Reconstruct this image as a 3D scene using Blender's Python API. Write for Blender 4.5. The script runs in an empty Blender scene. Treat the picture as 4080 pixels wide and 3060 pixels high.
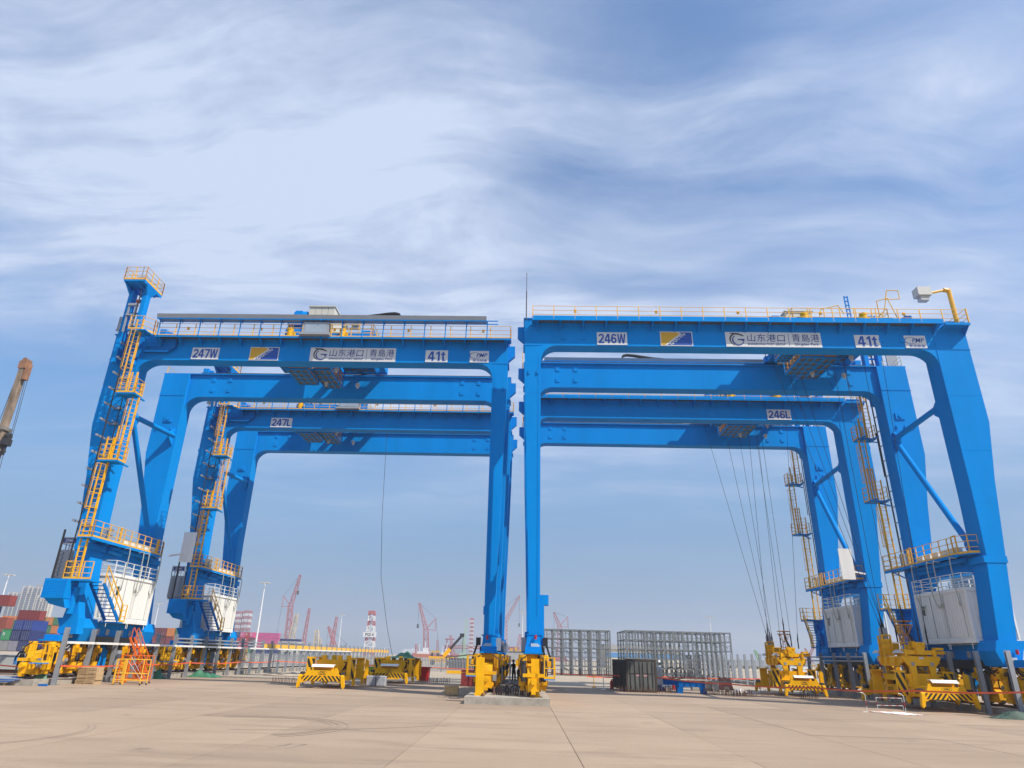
import bpy, bmesh, math, random
from math import sin, cos, pi, radians, sqrt
from mathutils import Vector, Matrix
random.seed(7)
SC = bpy.context.scene
HAZE = 0.0005
CL = (-0.993, 4.683, 6.35, 7.011, 1.488, -0.3, 2.554, 7.895)
COL = SC.collection

# ------------------------------------------------------------------ camera, sky, sun, exposure
F, PH, RO, EYE, CX, CY, YAW = 2620.0, 0.391, 0.028, 2.0, 1997.0, 1536.0, 0.0407
cam_d = bpy.data.cameras.new('camera')
cam_d.sensor_width = 36.0
cam_d.lens = F / 4080 * 36
cam_d.shift_x = (2040 - CX) / 4080
cam_d.shift_y = (CY - 1530) / 4080
cam_d.clip_start, cam_d.clip_end = 0.2, 9000
cam = bpy.data.objects.new('camera', cam_d)
COL.objects.link(cam)
cam.matrix_world = Matrix.Translation((0, 0, EYE)) @ Matrix.Rotation(YAW, 4, 'Z') @ Matrix.Rotation(pi/2 + PH, 4, 'X') @ Matrix.Rotation(RO, 4, 'Z')
SC.camera = cam

SUN = Vector((0.76, -0.46, 1.0)).normalized()          # towards the sun
sun_d = bpy.data.lights.new('sun', 'SUN')
sun_d.energy, sun_d.angle, sun_d.color = 5.0, radians(0.5), (1.0, 0.94, 0.85)
sun = bpy.data.objects.new('sun', sun_d)
COL.objects.link(sun)
sun.rotation_euler = SUN.to_track_quat('Z', 'Y').to_euler()

world = bpy.data.worlds.new('World'); SC.world = world; world.use_nodes = True
def sky_nodes():
    nt = world.node_tree; N = nt.nodes; L = nt.links; N.clear()
    def n(t, **k):
        x = N.new(t)
        for a, b in k.items(): setattr(x, a, b)
        return x
    def mth(op, a, b=None, c=None):
        m = n('ShaderNodeMath', operation=op)
        for i, v in enumerate((a, b, c)):
            if v is None: continue
            if isinstance(v, (int, float)): m.inputs[i].default_value = v
            else: L.new(v, m.inputs[i])
        return m.outputs[0]
    out = n('ShaderNodeOutputWorld'); bg = n('ShaderNodeBackground')
    sky = n('ShaderNodeTexSky', sky_type='NISHITA', sun_disc=False)
    sky.sun_elevation = math.asin(SUN.z); sky.sun_rotation = math.atan2(SUN.x, SUN.y)
    sky.air_density, sky.dust_density, sky.ozone_density, sky.altitude = 1.1, 0.8, 3.0, 0
    tc = n('ShaderNodeTexCoord'); sep = n('ShaderNodeSeparateXYZ'); L.new(tc.outputs['Generated'], sep.inputs[0])
    zc = mth('MAXIMUM', sep.outputs[2], 0.0)
    k = mth('DIVIDE', 1.0, mth('ADD', zc, 0.12))
    cmb = n('ShaderNodeCombineXYZ')
    L.new(mth('MULTIPLY', sep.outputs[0], k), cmb.inputs[0]); L.new(mth('MULTIPLY', sep.outputs[1], k), cmb.inputs[1])
    def noise(rot, loc, scl, scale, detail, rough, dist):
        m = n('ShaderNodeMapping'); m.inputs['Rotation'].default_value = (0, 0, rot); m.inputs['Location'].default_value = loc; m.inputs['Scale'].default_value = scl
        L.new(cmb.outputs[0], m.inputs['Vector'])
        t = n('ShaderNodeTexNoise'); t.inputs['Scale'].default_value = scale; t.inputs['Detail'].default_value = detail
        t.inputs['Roughness'].default_value = rough; t.inputs['Distortion'].default_value = dist
        L.new(m.outputs[0], t.inputs['Vector']); return t.outputs['Fac']
    def ramp(v, a, b):
        m = n('ShaderNodeMapRange', interpolation_type='SMOOTHSTEP'); m.inputs[1].default_value = a; m.inputs[2].default_value = b
        L.new(v, m.inputs[0]); return m.outputs[0]
    # slow turbulence bends the fibres
    wn = n('ShaderNodeTexNoise'); wn.inputs['Scale'].default_value = 0.8; wn.inputs['Detail'].default_value = 3
    L.new(cmb.outputs[0], wn.inputs['Vector'])
    wv = n('ShaderNodeVectorMath', operation='SUBTRACT'); L.new(wn.outputs['Color'], wv.inputs[0]); wv.inputs[1].default_value = (0.5, 0.5, 0.5)
    ws = n('ShaderNodeVectorMath', operation='SCALE'); L.new(wv.outputs[0], ws.inputs[0]); ws.inputs['Scale'].default_value = 0.65
    wa = n('ShaderNodeVectorMath', operation='ADD'); L.new(cmb.outputs[0], wa.inputs[0]); L.new(ws.outputs[0], wa.inputs[1])
    cmb = wa
    big = noise(CL[0], (CL[1], CL[2], 0), (0.75, 1.25, 1), 0.75, 3, 0.5, 0.2)
    fib = noise(CL[0], (CL[3], CL[4], 0), (0.55, 1.9, 1), 1.7, 11, 0.62, 0.25)
    puf = noise(CL[0]+0.5, (CL[4], CL[6], 0), (1.0, 1.2, 1), 2.6, 10, 0.6, 0.15)
    wisp = noise(CL[5], (CL[6], CL[7], 0), (0.30, 2.2, 1), 1.5, 10, 0.6, 0.3)
    a = ramp(big, 0.34, 0.62)
    f = ramp(fib, 0.34, 0.66)
    q = ramp(puf, 0.32, 0.70)
    w = ramp(wisp, 0.50, 0.76)
    body = mth('MULTIPLY', a, mth('ADD', mth('ADD', mth('MULTIPLY', f, 0.42), mth('MULTIPLY', q, 0.30)), 0.30))
    thin = mth('MULTIPLY', w, mth('ADD', mth('MULTIPLY', f, 0.34), 0.10))
    cov = mth('ADD', mth('ADD', body, thin), mth('ADD', mth('MULTIPLY', f, 0.12), 0.10))
    fine = ramp(noise(CL[0]-0.15, (CL[2], CL[7], 0), (0.45, 2.6, 1), 5.5, 8, 0.6, 0.15), 0.30, 0.70)
    cov = mth('MULTIPLY', cov, mth('ADD', mth('MULTIPLY', fine, 0.36), 0.80))
    low = ramp(sep.outputs[2], 0.12, 0.44)
    cov = mth('MINIMUM', mth('MULTIPLY', cov, mth('ADD', mth('MULTIPLY', low, 0.95), 0.05)), 0.92)
    mix = n('ShaderNodeMix', data_type='RGBA'); hz = n('ShaderNodeMix', data_type='RGBA'); hz.inputs[7].default_value = (1.0, 2.2, 4.3, 1)
    L.new(mth('MULTIPLY', ramp(sep.outputs[2], 0.46, 0.02), 0.88), hz.inputs[0])
    hs = n('ShaderNodeHueSaturation'); hs.inputs['Saturation'].default_value = 1.30; hs.inputs['Value'].default_value = 1.45; L.new(sky.outputs[0], hs.inputs['Color'])
    L.new(cov, mix.inputs[0]); L.new(hs.outputs[0], hz.inputs[6]); L.new(hz.outputs[2], mix.inputs[6]); mix.inputs[7].default_value = (5.7, 6.5, 8.2, 1)
    L.new(mix.outputs[2], bg.inputs['Color']); bg.inputs['Strength'].default_value = 0.10
    L.new(bg.outputs[0], out.inputs[0])
sky_nodes()
SC.view_settings.view_transform = 'Standard'; SC.view_settings.look = 'None'
SC.view_settings.exposure = 0.25; SC.view_settings.gamma = 1.0
SC.view_settings.use_curve_mapping = False

# ------------------------------------------------------------------ where a point of the photograph stands
_rot = cam.matrix_world.to_3x3()
def ray(x, y): return _rot @ Vector(((x - CX) / F, -(y - CY) / F, -1.0))
def at(x, y, Y):
    d = ray(x, y); return Vector((0, 0, EYE)) + d * (Y / d.y)
def gnd(x, y, z=0.0):
    d = ray(x, y); return Vector((0, 0, EYE)) + d * ((z - EYE) / d.z)

# ------------------------------------------------------------------ materials
MATS = {}
def mat(name, col, rough=0.5, metal=0.0, var=0.12, scale=1.5, bump=0.0, spec=0.5, coat=0.0, obcol=False, streak=0.0):
    if name in MATS: return MATS[name]
    m = bpy.data.materials.new(name); m.use_nodes = True
    nt = m.node_tree; N = nt.nodes; L = nt.links
    p = N['Principled BSDF']; p.inputs['Roughness'].default_value = rough; p.inputs['Metallic'].default_value = metal
    p.inputs['Specular IOR Level'].default_value = spec; p.inputs['Coat Weight'].default_value = coat
    tc = N.new('ShaderNodeTexCoord'); no = N.new('ShaderNodeTexNoise')
    no.inputs['Scale'].default_value = scale; no.inputs['Detail'].default_value = 6; no.inputs['Roughness'].default_value = 0.65
    if streak:
        mp = N.new('ShaderNodeMapping'); mp.inputs['Scale'].default_value = (1, 1, streak)
        L.new(tc.outputs['Object'], mp.inputs[0]); L.new(mp.outputs[0], no.inputs['Vector'])
    else: L.new(tc.outputs['Object'], no.inputs['Vector'])
    mr = N.new('ShaderNodeMapRange'); mr.inputs[1].default_value = 0.3; mr.inputs[2].default_value = 0.7
    mr.inputs[3].default_value = 1 - var; mr.inputs[4].default_value = 1 + var * 0.6
    L.new(no.outputs['Fac'], mr.inputs[0])
    mx = N.new('ShaderNodeMix'); mx.data_type = 'RGBA'; mx.blend_type = 'MULTIPLY'; mx.inputs[0].default_value = 1
    if obcol:
        oi = N.new('ShaderNodeObjectInfo'); L.new(oi.outputs['Color'], mx.inputs[6])
    else: mx.inputs[6].default_value = (*col, 1)
    L.new(mr.outputs[0], mx.inputs[7]); L.new(mx.outputs[2], p.inputs['Base Color'])
    if bump:
        b = N.new('ShaderNodeBump'); b.inputs['Strength'].default_value = bump; b.inputs['Distance'].default_value = 0.02
        L.new(no.outputs['Fac'], b.inputs['Height']); L.new(b.outputs[0], p.inputs['Normal'])
    MATS[name] = m; return m
BLUE = mat('crane_blue_paint', (0.0, 0.232, 0.64), 0.5, var=0.11, scale=0.6, streak=0.22, spec=0.04)
BLUED = mat('dull_blue_paint', (0.0, 0.13, 0.42), 0.5, var=0.12, spec=0.1)
YEL = mat('yellow_paint', (0.86, 0.44, 0.002), 0.42, var=0.12, scale=2.2, spec=0.25)
YELD = mat('grimy_yellow_paint', (0.80, 0.40, 0.004), 0.5, var=0.34, scale=3.5, spec=0.25)
RAILY = mat('handrail_yellow', (0.80, 0.42, 0.03), 0.45, var=0.08)
WHITE = mat('white_paint', (0.78, 0.765, 0.71), 0.45, var=0.10, scale=1.2, streak=0.15)
PLATE = mat('sign_white', (0.62, 0.63, 0.62), 0.5, var=0.04)
NAVY = mat('sign_navy', (0.012, 0.035, 0.20), 0.5, var=0.02)
SBLUE = mat('sign_blue', (0.006, 0.07, 0.36), 0.5, var=0.03)
SGOLD = mat('sign_gold', (0.60, 0.34, 0.01), 0.5, var=0.03)
BRONZE = mat('sign_bronze', (0.05, 0.04, 0.025), 0.5, var=0.05)
GALVD = mat('dull_galvanised', (0.20, 0.215, 0.225), 0.55, metal=0.2, var=0.25, scale=0.6)
GALV = mat('galvanised_steel', (0.34, 0.36, 0.38), 0.5, metal=0.35, var=0.14, scale=3)
GREY = mat('grey_paint', (0.30, 0.32, 0.34), 0.5, var=0.08)
LGREY = mat('light_grey_panel', (0.50, 0.50, 0.46), 0.5, var=0.06)
BLACK = mat('black_rubber', (0.012, 0.012, 0.013), 0.6, var=0.3)
DARK = mat('dark_steel', (0.05, 0.05, 0.055), 0.55, metal=0.3, var=0.3, scale=4)
GRATE = mat('grating_steel', (0.085, 0.095, 0.105), 0.6, metal=0.2, var=0.1)
RED = mat('red_paint', (0.50, 0.015, 0.02), 0.4, var=0.1)
RUSTRED = mat('oxide_red_paint', (0.26, 0.035, 0.03), 0.6, var=0.2)
RUST = mat('rusty_steel', (0.13, 0.06, 0.035), 0.8, var=0.4, scale=5)
GLASS = mat('dark_glass', (0.02, 0.03, 0.035), 0.12, var=0.05)
ORANGE = mat('orange_paint', (0.72, 0.14, 0.01), 0.45, var=0.12)
TAPE = mat('orange_tape', (0.80, 0.11, 0.035), 0.5, var=0.1)
WOOD = mat('pale_wood', (0.50, 0.35, 0.19), 0.75, var=0.3, scale=6, streak=0.3)
PINE = mat('crate_pine', (0.56, 0.38, 0.17), 0.7, var=0.2, scale=6)
TGREEN = mat('green_tarp', (0.03, 0.16, 0.085), 0.6, var=0.3, scale=4)
TBLUE = mat('blue_tarp', (0.01, 0.12, 0.45), 0.5, var=0.25, scale=4)
CONC = mat('old_concrete', (0.37, 0.33, 0.27), 0.85, var=0.3, scale=2.5, bump=0.3)
BUILD = mat('grey_render', (0.36, 0.36, 0.35), 0.8, var=0.12, scale=0.2)
CREAM = mat('cream_wall', (0.62, 0.57, 0.45), 0.8, var=0.06, scale=0.2)
OBCOL = mat('object_coloured_paint', (1, 1, 1), 0.55, var=0.2, scale=0.8, obcol=True)
PRED = mat('hazed_crane_red', (0.40, 0.12, 0.13), 0.5, var=0.1, scale=0.2)  # red paled in the base colour to stand in for distance haze
PWHITE = mat('mast_white', (0.68, 0.68, 0.68), 0.5, var=0.05, scale=0.2)
BLKP = mat('black_lettering', (0.02, 0.017, 0.015), 0.5, var=0.1)

# ------------------------------------------------------------------ mesh building
class MB:
    def __init__(s): s.v = []; s.f = []; s.mi = []; s.m = 0
    def add(s, vs, fs):
        o = len(s.v); s.v += [tuple(x) for x in vs]
        for f in fs: s.f.append(tuple(i + o for i in f)); s.mi.append(s.m)
        return s
    def box(s, x0, x1, y0, y1, z0, z1):
        if x0 > x1: x0, x1 = x1, x0
        if y0 > y1: y0, y1 = y1, y0
        if z0 > z1: z0, z1 = z1, z0
        v = [(x0,y0,z0),(x1,y0,z0),(x1,y1,z0),(x0,y1,z0),(x0,y0,z1),(x1,y0,z1),(x1,y1,z1),(x0,y1,z1)]
        return s.add(v, [(3,2,1,0),(4,5,6,7),(0,1,5,4),(1,2,6,5),(2,3,7,6),(3,0,4,7)])
    def prism(s, pts, vec):                                   # a polygon pushed along vec
        p = [Vector(q) for q in pts]; d = Vector(vec); k = len(p)
        nrm = Vector((0, 0, 0))
        for i in range(k): nrm += p[i].cross(p[(i+1) % k])
        if nrm.dot(d) > 0: p.reverse()
        fs = [tuple(range(k)), tuple(range(2*k-1, k-1, -1))]
        for i in range(k):
            j = (i+1) % k; fs.append((j, i, i+k, j+k))
        return s.add(p + [q + d for q in p], fs)
    def xz(s, pts, y0, y1): return s.prism([(a, y0, b) for a, b in pts], (0, y1-y0, 0))
    def yz(s, pts, x0, x1): return s.prism([(x0, a, b) for a, b in pts], (x1-x0, 0, 0))
    def xy(s, pts, z0, z1): return s.prism([(a, b, z0) for a, b in pts], (0, 0, z1-z0))
    def beam(s, p, q, w, h=None, up=(0, 0, 1)):
        h = h or w; p = Vector(p); q = Vector(q); d = (q-p).normalized(); u = Vector(up)
        if abs(d.dot(u)) > 0.99: u = Vector((0, 1, 0))
        a = d.cross(u).normalized() * (w/2); b = a.cross(d).normalized() * (h/2)
        v = [p-a-b, p+a-b, p+a+b, p-a+b, q-a-b, q+a-b, q+a+b, q-a+b]
        return s.add(v, [(3,2,1,0),(4,5,6,7),(0,1,5,4),(1,2,6,5),(2,3,7,6),(3,0,4,7)])
    def tube(s, p, q, r, n=6, r2=None, caps=True):
        p = Vector(p); q = Vector(q); d = (q-p)
        if d.length < 1e-6: return s
        d.normalize(); r2 = r if r2 is None else r2
        u = Vector((0, 0, 1)) if abs(d.z) < 0.9 else Vector((1, 0, 0))
        a = d.cross(u).normalized(); b = d.cross(a)
        v = []
        for c, rr in ((p, r), (q, r2)):
            for i in range(n):
                t = 2*pi*i/n; v.append(c + a*(rr*cos(t)) + b*(rr*sin(t)))
        fs = [((i+1) % n, i, i+n, (i+1) % n + n) for i in range(n)]
        fs = [f[::-1] for f in fs]
        if caps: fs += [tuple(range(n)), tuple(range(2*n-1, n-1, -1))]
        return s.add(v, fs)
    def path(s, pts, r, n=5):
        for i in range(len(pts)-1): s.tube(pts[i], pts[i+1], r, n)
        return s
    def ring(s, c, r, t, n=12, axis=(0, 0, 1), a0=0, a1=2*pi):
        c = Vector(c); ax = Vector(axis).normalized(); u = Vector((1, 0, 0)) if abs(ax.x) < 0.9 else Vector((0, 1, 0))
        a = ax.cross(u).normalized(); b = ax.cross(a)
        P = [c + a*(r*cos(a0+(a1-a0)*i/n)) + b*(r*sin(a0+(a1-a0)*i/n)) for i in range(n+1)]
        return s.path(P, t, 4)
    def ball(s, c, r, n=8, sz=1.0):
        c = Vector(c); m = n//2; v = []; fs = []
        for i in range(m+1):
            t = pi*i/m
            for j in range(n):
                f = 2*pi*j/n; v.append(c + Vector((r*sin(t)*cos(f), r*sin(t)*sin(f), r*sz*cos(t))))
        for i in range(m):
            for j in range(n): fs.append((i*n+j, (i+1)*n+j, (i+1)*n+(j+1) % n, i*n+(j+1) % n))
        return s.add(v, fs)
    def mesh(s, name, mats):
        me = bpy.data.meshes.new(name); me.from_pydata(s.v, [], s.f)
        for m in (mats if isinstance(mats, (list, tuple)) else [mats]): me.materials.append(m)
        if any(s.mi): me.polygons.foreach_set('material_index', s.mi)
        me.update(); return me
    def obj(s, name, mats, parent=None, loc=None, kind=None):
        return link(name, s.mesh(name, mats), parent, loc, kind)
def link(name, me, parent=None, loc=None, kind=None):
    o = bpy.data.objects.new(name, me); COL.objects.link(o)
    if parent is not None: o.parent = parent
    if loc is not None: o.location = loc
    if kind: o['kind'] = kind
    return o
def smooth(o, ang=40):
    for p in o.data.polygons: p.use_smooth = True
    try: o.data.set_sharp_from_angle(angle=radians(ang))
    except Exception: pass
    return o
def tag(o, label=None, cat=None, group=None, kind=None):
    if label: o['label'] = label
    if cat: o['category'] = cat
    if group: o['group'] = group
    if kind: o['kind'] = kind
    return o
def empty(name, label, cat, loc=(0, 0, 0), rz=0.0, group=None):
    o = bpy.data.objects.new(name, None); COL.objects.link(o); o.location = loc; o.rotation_euler = (0, 0, rz)
    o.empty_display_size = 0.3
    return tag(o, label, cat, group)
def copy_tree(o, parent=None):
    kids = list(o.children); c = o.copy(); COL.objects.link(c)
    if parent is not None: c.parent = parent
    for k in kids: copy_tree(k, c)
    return c
def B(*a): return MB().box(*a)
def rails(mb, pts, h=1.0, r=0.021, n=3, step=1.4, posts=True, toe=0.0):
    """handrail along a path of floor points: n bars, posts about every step metres"""
    P = [Vector(p) for p in pts]
    for i in range(len(P)-1):
        a, b = P[i], P[i+1]; L = (b-a).length
        for k in range(n):
            z = Vector((0, 0, h*(1 - k/n))); mb.tube(a+z, b+z, r, 5, caps=False)
        m = max(1, round(L/step))
        for j in range(m + 1):
            q = a.lerp(b, j/m); mb.beam(q, q + Vector((0, 0, h)), 0.05, 0.04)
        if toe: mb.beam(a + Vector((0, 0, toe/2)), b + Vector((0, 0, toe/2)), 0.02, toe)
    return mb
def text_mesh(name, body, size, m, shear=0.0, bold=0.0, depth=0.004, sx=1.0, spacing=1.0):
    cu = bpy.data.curves.new('t', 'FONT'); cu.body = body; cu.size = size; cu.shear = shear; cu.offset = bold
    cu.extrude = depth/2; cu.align_x = 'CENTER'; cu.align_y = 'CENTER'; cu.resolution_u = 2; cu.space_character = spacing
    o = bpy.data.objects.new('t', cu); COL.objects.link(o); bpy.context.view_layer.update()
    me = bpy.data.meshes.new_from_object(o.evaluated_get(bpy.context.evaluated_depsgraph_get()))
    bpy.data.objects.remove(o); bpy.data.curves.remove(cu)
    me.name = name; me.materials.clear(); me.materials.append(m)
    xs = [v.co.x for v in me.vertices]; ys = [v.co.y for v in me.vertices]
    if xs:
        cx, cy = (min(xs)+max(xs))/2, (min(ys)+max(ys))/2
        for v in me.vertices: v.co.x = (v.co.x-cx)*sx; v.co.y -= cy
    return me
def text_fit(name, body, w, h, m, **k):
    """lettering fitted to width w and height h, standing up in its own x-z plane, facing -y"""
    me = text_mesh(name, body, 1.0, m, **k)
    xs = [v.co.x for v in me.vertices]; ys = [v.co.y for v in me.vertices]
    fx, fy = w/(max(xs)-min(xs)), h/(max(ys)-min(ys))
    for v in me.vertices: v.co = Vector((v.co.x*fx, -v.co.z, v.co.y*fy))
    return me

def arcp(cx, cy, rx, ry, a0, a1, n=14): return [(cx + rx*cos(radians(a0+(a1-a0)*i/n)), cy + ry*sin(radians(a0+(a1-a0)*i/n))) for i in range(n+1)]
GLYPH = {
 '1': (0.56, [[(0.26, 0), (0.45, 0), (0.45, 1), (0.31, 1), (0.08, 0.83), (0.08, 0.66), (0.26, 0.76)]]),
 '2': (0.66, [arcp(0.31, 0.70, 0.30, 0.30, 175, -38) + [(0.28, 0.17), (0.61, 0.17), (0.61, 0), (0, 0), (0, 0.15)] + arcp(0.31, 0.70, 0.125, 0.14, -38, 175)]),
 '4': (0.70, [[(0.36, 0), (0.54, 0), (0.54, 1), (0.36, 1)], [(0, 0.22), (0.36, 0.22), (0.36, 0.38), (0, 0.38)], [(0.54, 0.22), (0.66, 0.22), (0.66, 0.38), (0.54, 0.38)], [(0, 0.38), (0.17, 0.38), (0.36, 0.74), (0.36, 1), (0.30, 1)]]),
 '6': (0.66, [arcp(0.30, 0.32, 0.30, 0.32, 170, 530, 24) + arcp(0.30, 0.32, 0.125, 0.15, 530, 170, 24), [(0.0, 0.36), (0.0, 0.58), (0.06, 0.84), (0.17, 0.96), (0.32, 1.0), (0.50, 0.95), (0.58, 0.77), (0.41, 0.75), (0.37, 0.83), (0.30, 0.85), (0.23, 0.80), (0.19, 0.66), (0.18, 0.36)]]),
 '7': (0.64, [[(0, 1), (0.6, 1), (0.6, 0.86), (0.36, 0), (0.17, 0), (0.41, 0.83), (0, 0.83)]]),
 'L': (0.56, [[(0, 0), (0.52, 0), (0.52, 0.17), (0.18, 0.17), (0.18, 1), (0, 1)]]),
 'W': (0.98, [[(0, 1), (0.17, 1), (0.26, 0.32), (0.38, 1), (0.54, 1), (0.66, 0.32), (0.75, 1), (0.92, 1), (0.76, 0), (0.57, 0), (0.46, 0.62), (0.35, 0), (0.16, 0)]]),
 't': (0.46, [[(0.12, 0), (0.30, 0), (0.30, 1.0), (0.12, 0.92)], [(0, 0.62), (0.12, 0.62), (0.12, 0.78), (0, 0.78)], [(0.30, 0.62), (0.42, 0.62), (0.42, 0.78), (0.30, 0.78)], [(0.30, 0), (0.44, 0), (0.44, 0.15), (0.30, 0.15)]])}
def block_text(name, body, w, h, m):
    mb = MB(); x = 0.0; L = sum(GLYPH[c][0] for c in body) - 0.05
    for c in body:
        adv, polys = GLYPH[c]
        for k, p in enumerate(polys):
            y = -0.002*k if c == '6' else 0.0
            mb.prism([((x+a)/L*w - w/2, y, (b-0.5)*h) for a, b in p], (0, 0.003, 0))
        x += adv
    return mb.mesh(name, m)
# ------------------------------------------------------------------ ground
def ground_mat(name, c1, c2, c3, sc=0.12, tone=0.5):
    m = bpy.data.materials.new(name); m.use_nodes = True
    nt = m.node_tree; N = nt.nodes; L = nt.links; p = N['Principled BSDF']; p.inputs['Roughness'].default_value = 0.88
    p.inputs['Specular IOR Level'].default_value = 0.25
    geo = N.new('ShaderNodeNewGeometry')
    def noise(scale, scl, d=7, r=0.6, dist=0.0):
        mp = N.new('ShaderNodeMapping'); mp.inputs['Scale'].default_value = scl; L.new(geo.outputs['Position'], mp.inputs[0])
        t = N.new('ShaderNodeTexNoise'); t.inputs['Scale'].default_value = scale; t.inputs['Detail'].default_value = d
        t.inputs['Roughness'].default_value = r; t.inputs['Distortion'].default_value = dist
        L.new(mp.outputs[0], t.inputs['Vector']); return t.outputs['Fac']
    def rng(v, a, b):
        q = N.new('ShaderNodeMapRange'); q.inputs[1].default_value = a; q.inputs[2].default_value = b; L.new(v, q.inputs[0]); return q.outputs[0]
    def mix(f, a, b):
        q = N.new('ShaderNodeMix'); q.data_type = 'RGBA'; L.new(f, q.inputs[0])
        for i, x in ((6, a), (7, b)):
            if isinstance(x, tuple): q.inputs[i].default_value = (*x, 1)
            else: L.new(x, q.inputs[i])
        return q.outputs[2]
    a = mix(rng(noise(sc, (1, 1, 1), 5), 0.35, 0.65), c1, c2)
    b = mix(rng(noise(0.9, (0.22, 1.0, 1), 8, 0.65, 0.5), 0.5, 0.75), a, c3)
    c = mix(rng(noise(9, (1, 1, 1), 4, 0.7), 0.55, 0.8), b, tuple(x*0.8 for x in c2))
    oi = N.new('ShaderNodeObjectInfo'); q = N.new('ShaderNodeMapRange'); q.inputs[3].default_value = 0.90; q.inputs[4].default_value = 1.05; L.new(oi.outputs['Random'], q.inputs[0])
    oil = N.new('ShaderNodeMapRange'); oil.inputs[1].default_value = 0.66; oil.inputs[2].default_value = 0.74; oil.inputs[3].default_value = 1.0; oil.inputs[4].default_value = 0.62
    L.new(noise(0.55, (1, 1, 1), 4, 0.55, 0.3), oil.inputs[0])
    mm = N.new('ShaderNodeMath'); mm.operation = 'MULTIPLY'; L.new(q.outputs[0], mm.inputs[0]); L.new(oil.outputs[0], mm.inputs[1])
    mv = N.new('ShaderNodeMix'); mv.data_type = 'RGBA'; mv.blend_type = 'MULTIPLY'; mv.inputs[0].default_value = 1; L.new(c, mv.inputs[6]); L.new(mm.outputs[0], mv.inputs[7])
    L.new(mv.outputs[2], p.inputs['Base Color'])
    bm = N.new('ShaderNodeBump'); bm.inputs['Strength'].default_value = 0.25; bm.inputs['Distance'].default_value = 0.01
    L.new(noise(14, (1, 1, 1), 5, 0.7), bm.inputs['Height']); L.new(bm.outputs[0], p.inputs['Normal'])
    return m
APRON = ground_mat('apron_concrete', (0.385, 0.287, 0.205), (0.33, 0.243, 0.17), (0.262, 0.193, 0.137))
SOIL = ground_mat('yard_gravel', (0.42, 0.35, 0.26), (0.36, 0.30, 0.23), (0.30, 0.25, 0.19), 0.05)
tag(MB().box(-2950, 2950, -70, 3850, -0.6, -0.03).obj('ground', SOIL), kind='structure')
apron = bpy.data.objects.new('apron', None); COL.objects.link(apron); tag(apron, kind='structure')
JX = [1.25 + 3.85*k for k in range(-11, 10)]
JY = [4.0 + 6.4*k for k in range(-2, 9)]
for i in range(len(JX)-1):
    for j in range(len(JY)-1):
        g = 0.008; dz = random.uniform(-0.003, 0.003)
        MB().box(JX[i]+g, JX[i+1]-g, JY[j]+g, JY[j+1]-g, -0.028, dz).obj('concrete_panel', APRON, apron)
RUB = mat('tyre_rubber_trace', (0.315, 0.235, 0.168), 0.9, var=0.3, scale=3)
def trace(pts, w, name='tyre_mark'):
    mb = MB()
    for i in range(len(pts)-1):
        a, b = Vector((*pts[i], 0.0)), Vector((*pts[i+1], 0.0)); d = (b-a).normalized(); s = Vector((-d.y, d.x, 0))*w/2
        z = Vector((0, 0, 0.006)); mb.add([a-s+z, b-s+z, b+s+z, a+s+z], [(0, 1, 2, 3)])
    return tag(mb.obj(name, RUB), kind='structure')
def arc(cx, cy, r, a0, a1, n=22, e=1.0): return [(cx + r*cos(radians(a0+(a1-a0)*i/n)), cy + e*r*sin(radians(a0+(a1-a0)*i/n))) for i in range(n+1)]
for r in (2.6, 2.82, 3.1): trace(arc(-8.1, 20.8, r, -50, 120), 0.045)
for r in (3.6, 3.75): trace(arc(-14.5, 17.3, r, -50, 40), 0.05)
trace(arc(-9.5, 29.0, 9.5, -80, -40), 0.05)
for x in (-5.55, -5.2): trace([(x, 16.4), (x+0.15, 17.2)], 0.14)
# concrete beams that carry the crane rails, with the rails and their clips
for cx_, x0, x1, y0, nm in ((-13.77, -26.6, -24.9, 36.0, 'rail_beam'), (-0.7, -2.6, 1.25, 32.6, 'rail_slab'), (12.47, 23.6, 25.3, 30.4, 'rail_beam')):
    for a, b in (((x0, (x0+x1)/2-0.006), ((x0+x1)/2+0.006, x1)) if nm == 'rail_slab' else ((x0, x1), (0, 0))):
        if b > a: pass
    y = y0; k = 0
    while y < 150:
        L_ = 6.0
        tag(MB().box(x0, x1, y, y+L_-0.015, -0.028, 0.30).obj(nm, CONC), kind='structure'); y += L_; k += 1
        if k > 14: break
RAILX = (-13.77-11.95, -13.77+11.95, 12.47-11.95, 12.47+11.95)
for i, x in enumerate(RAILX):
    mb = MB().box(x-0.07, x+0.07, (36.2, 33.2, 33.2, 30.6)[i], 118, 0.30, 0.32).box(x-0.035, x+0.035, (36.2, 33.2, 33.2, 30.6)[i], 118, 0.32, 0.42)
    tag(mb.obj('crane_rail', RUST), kind='structure')

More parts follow.
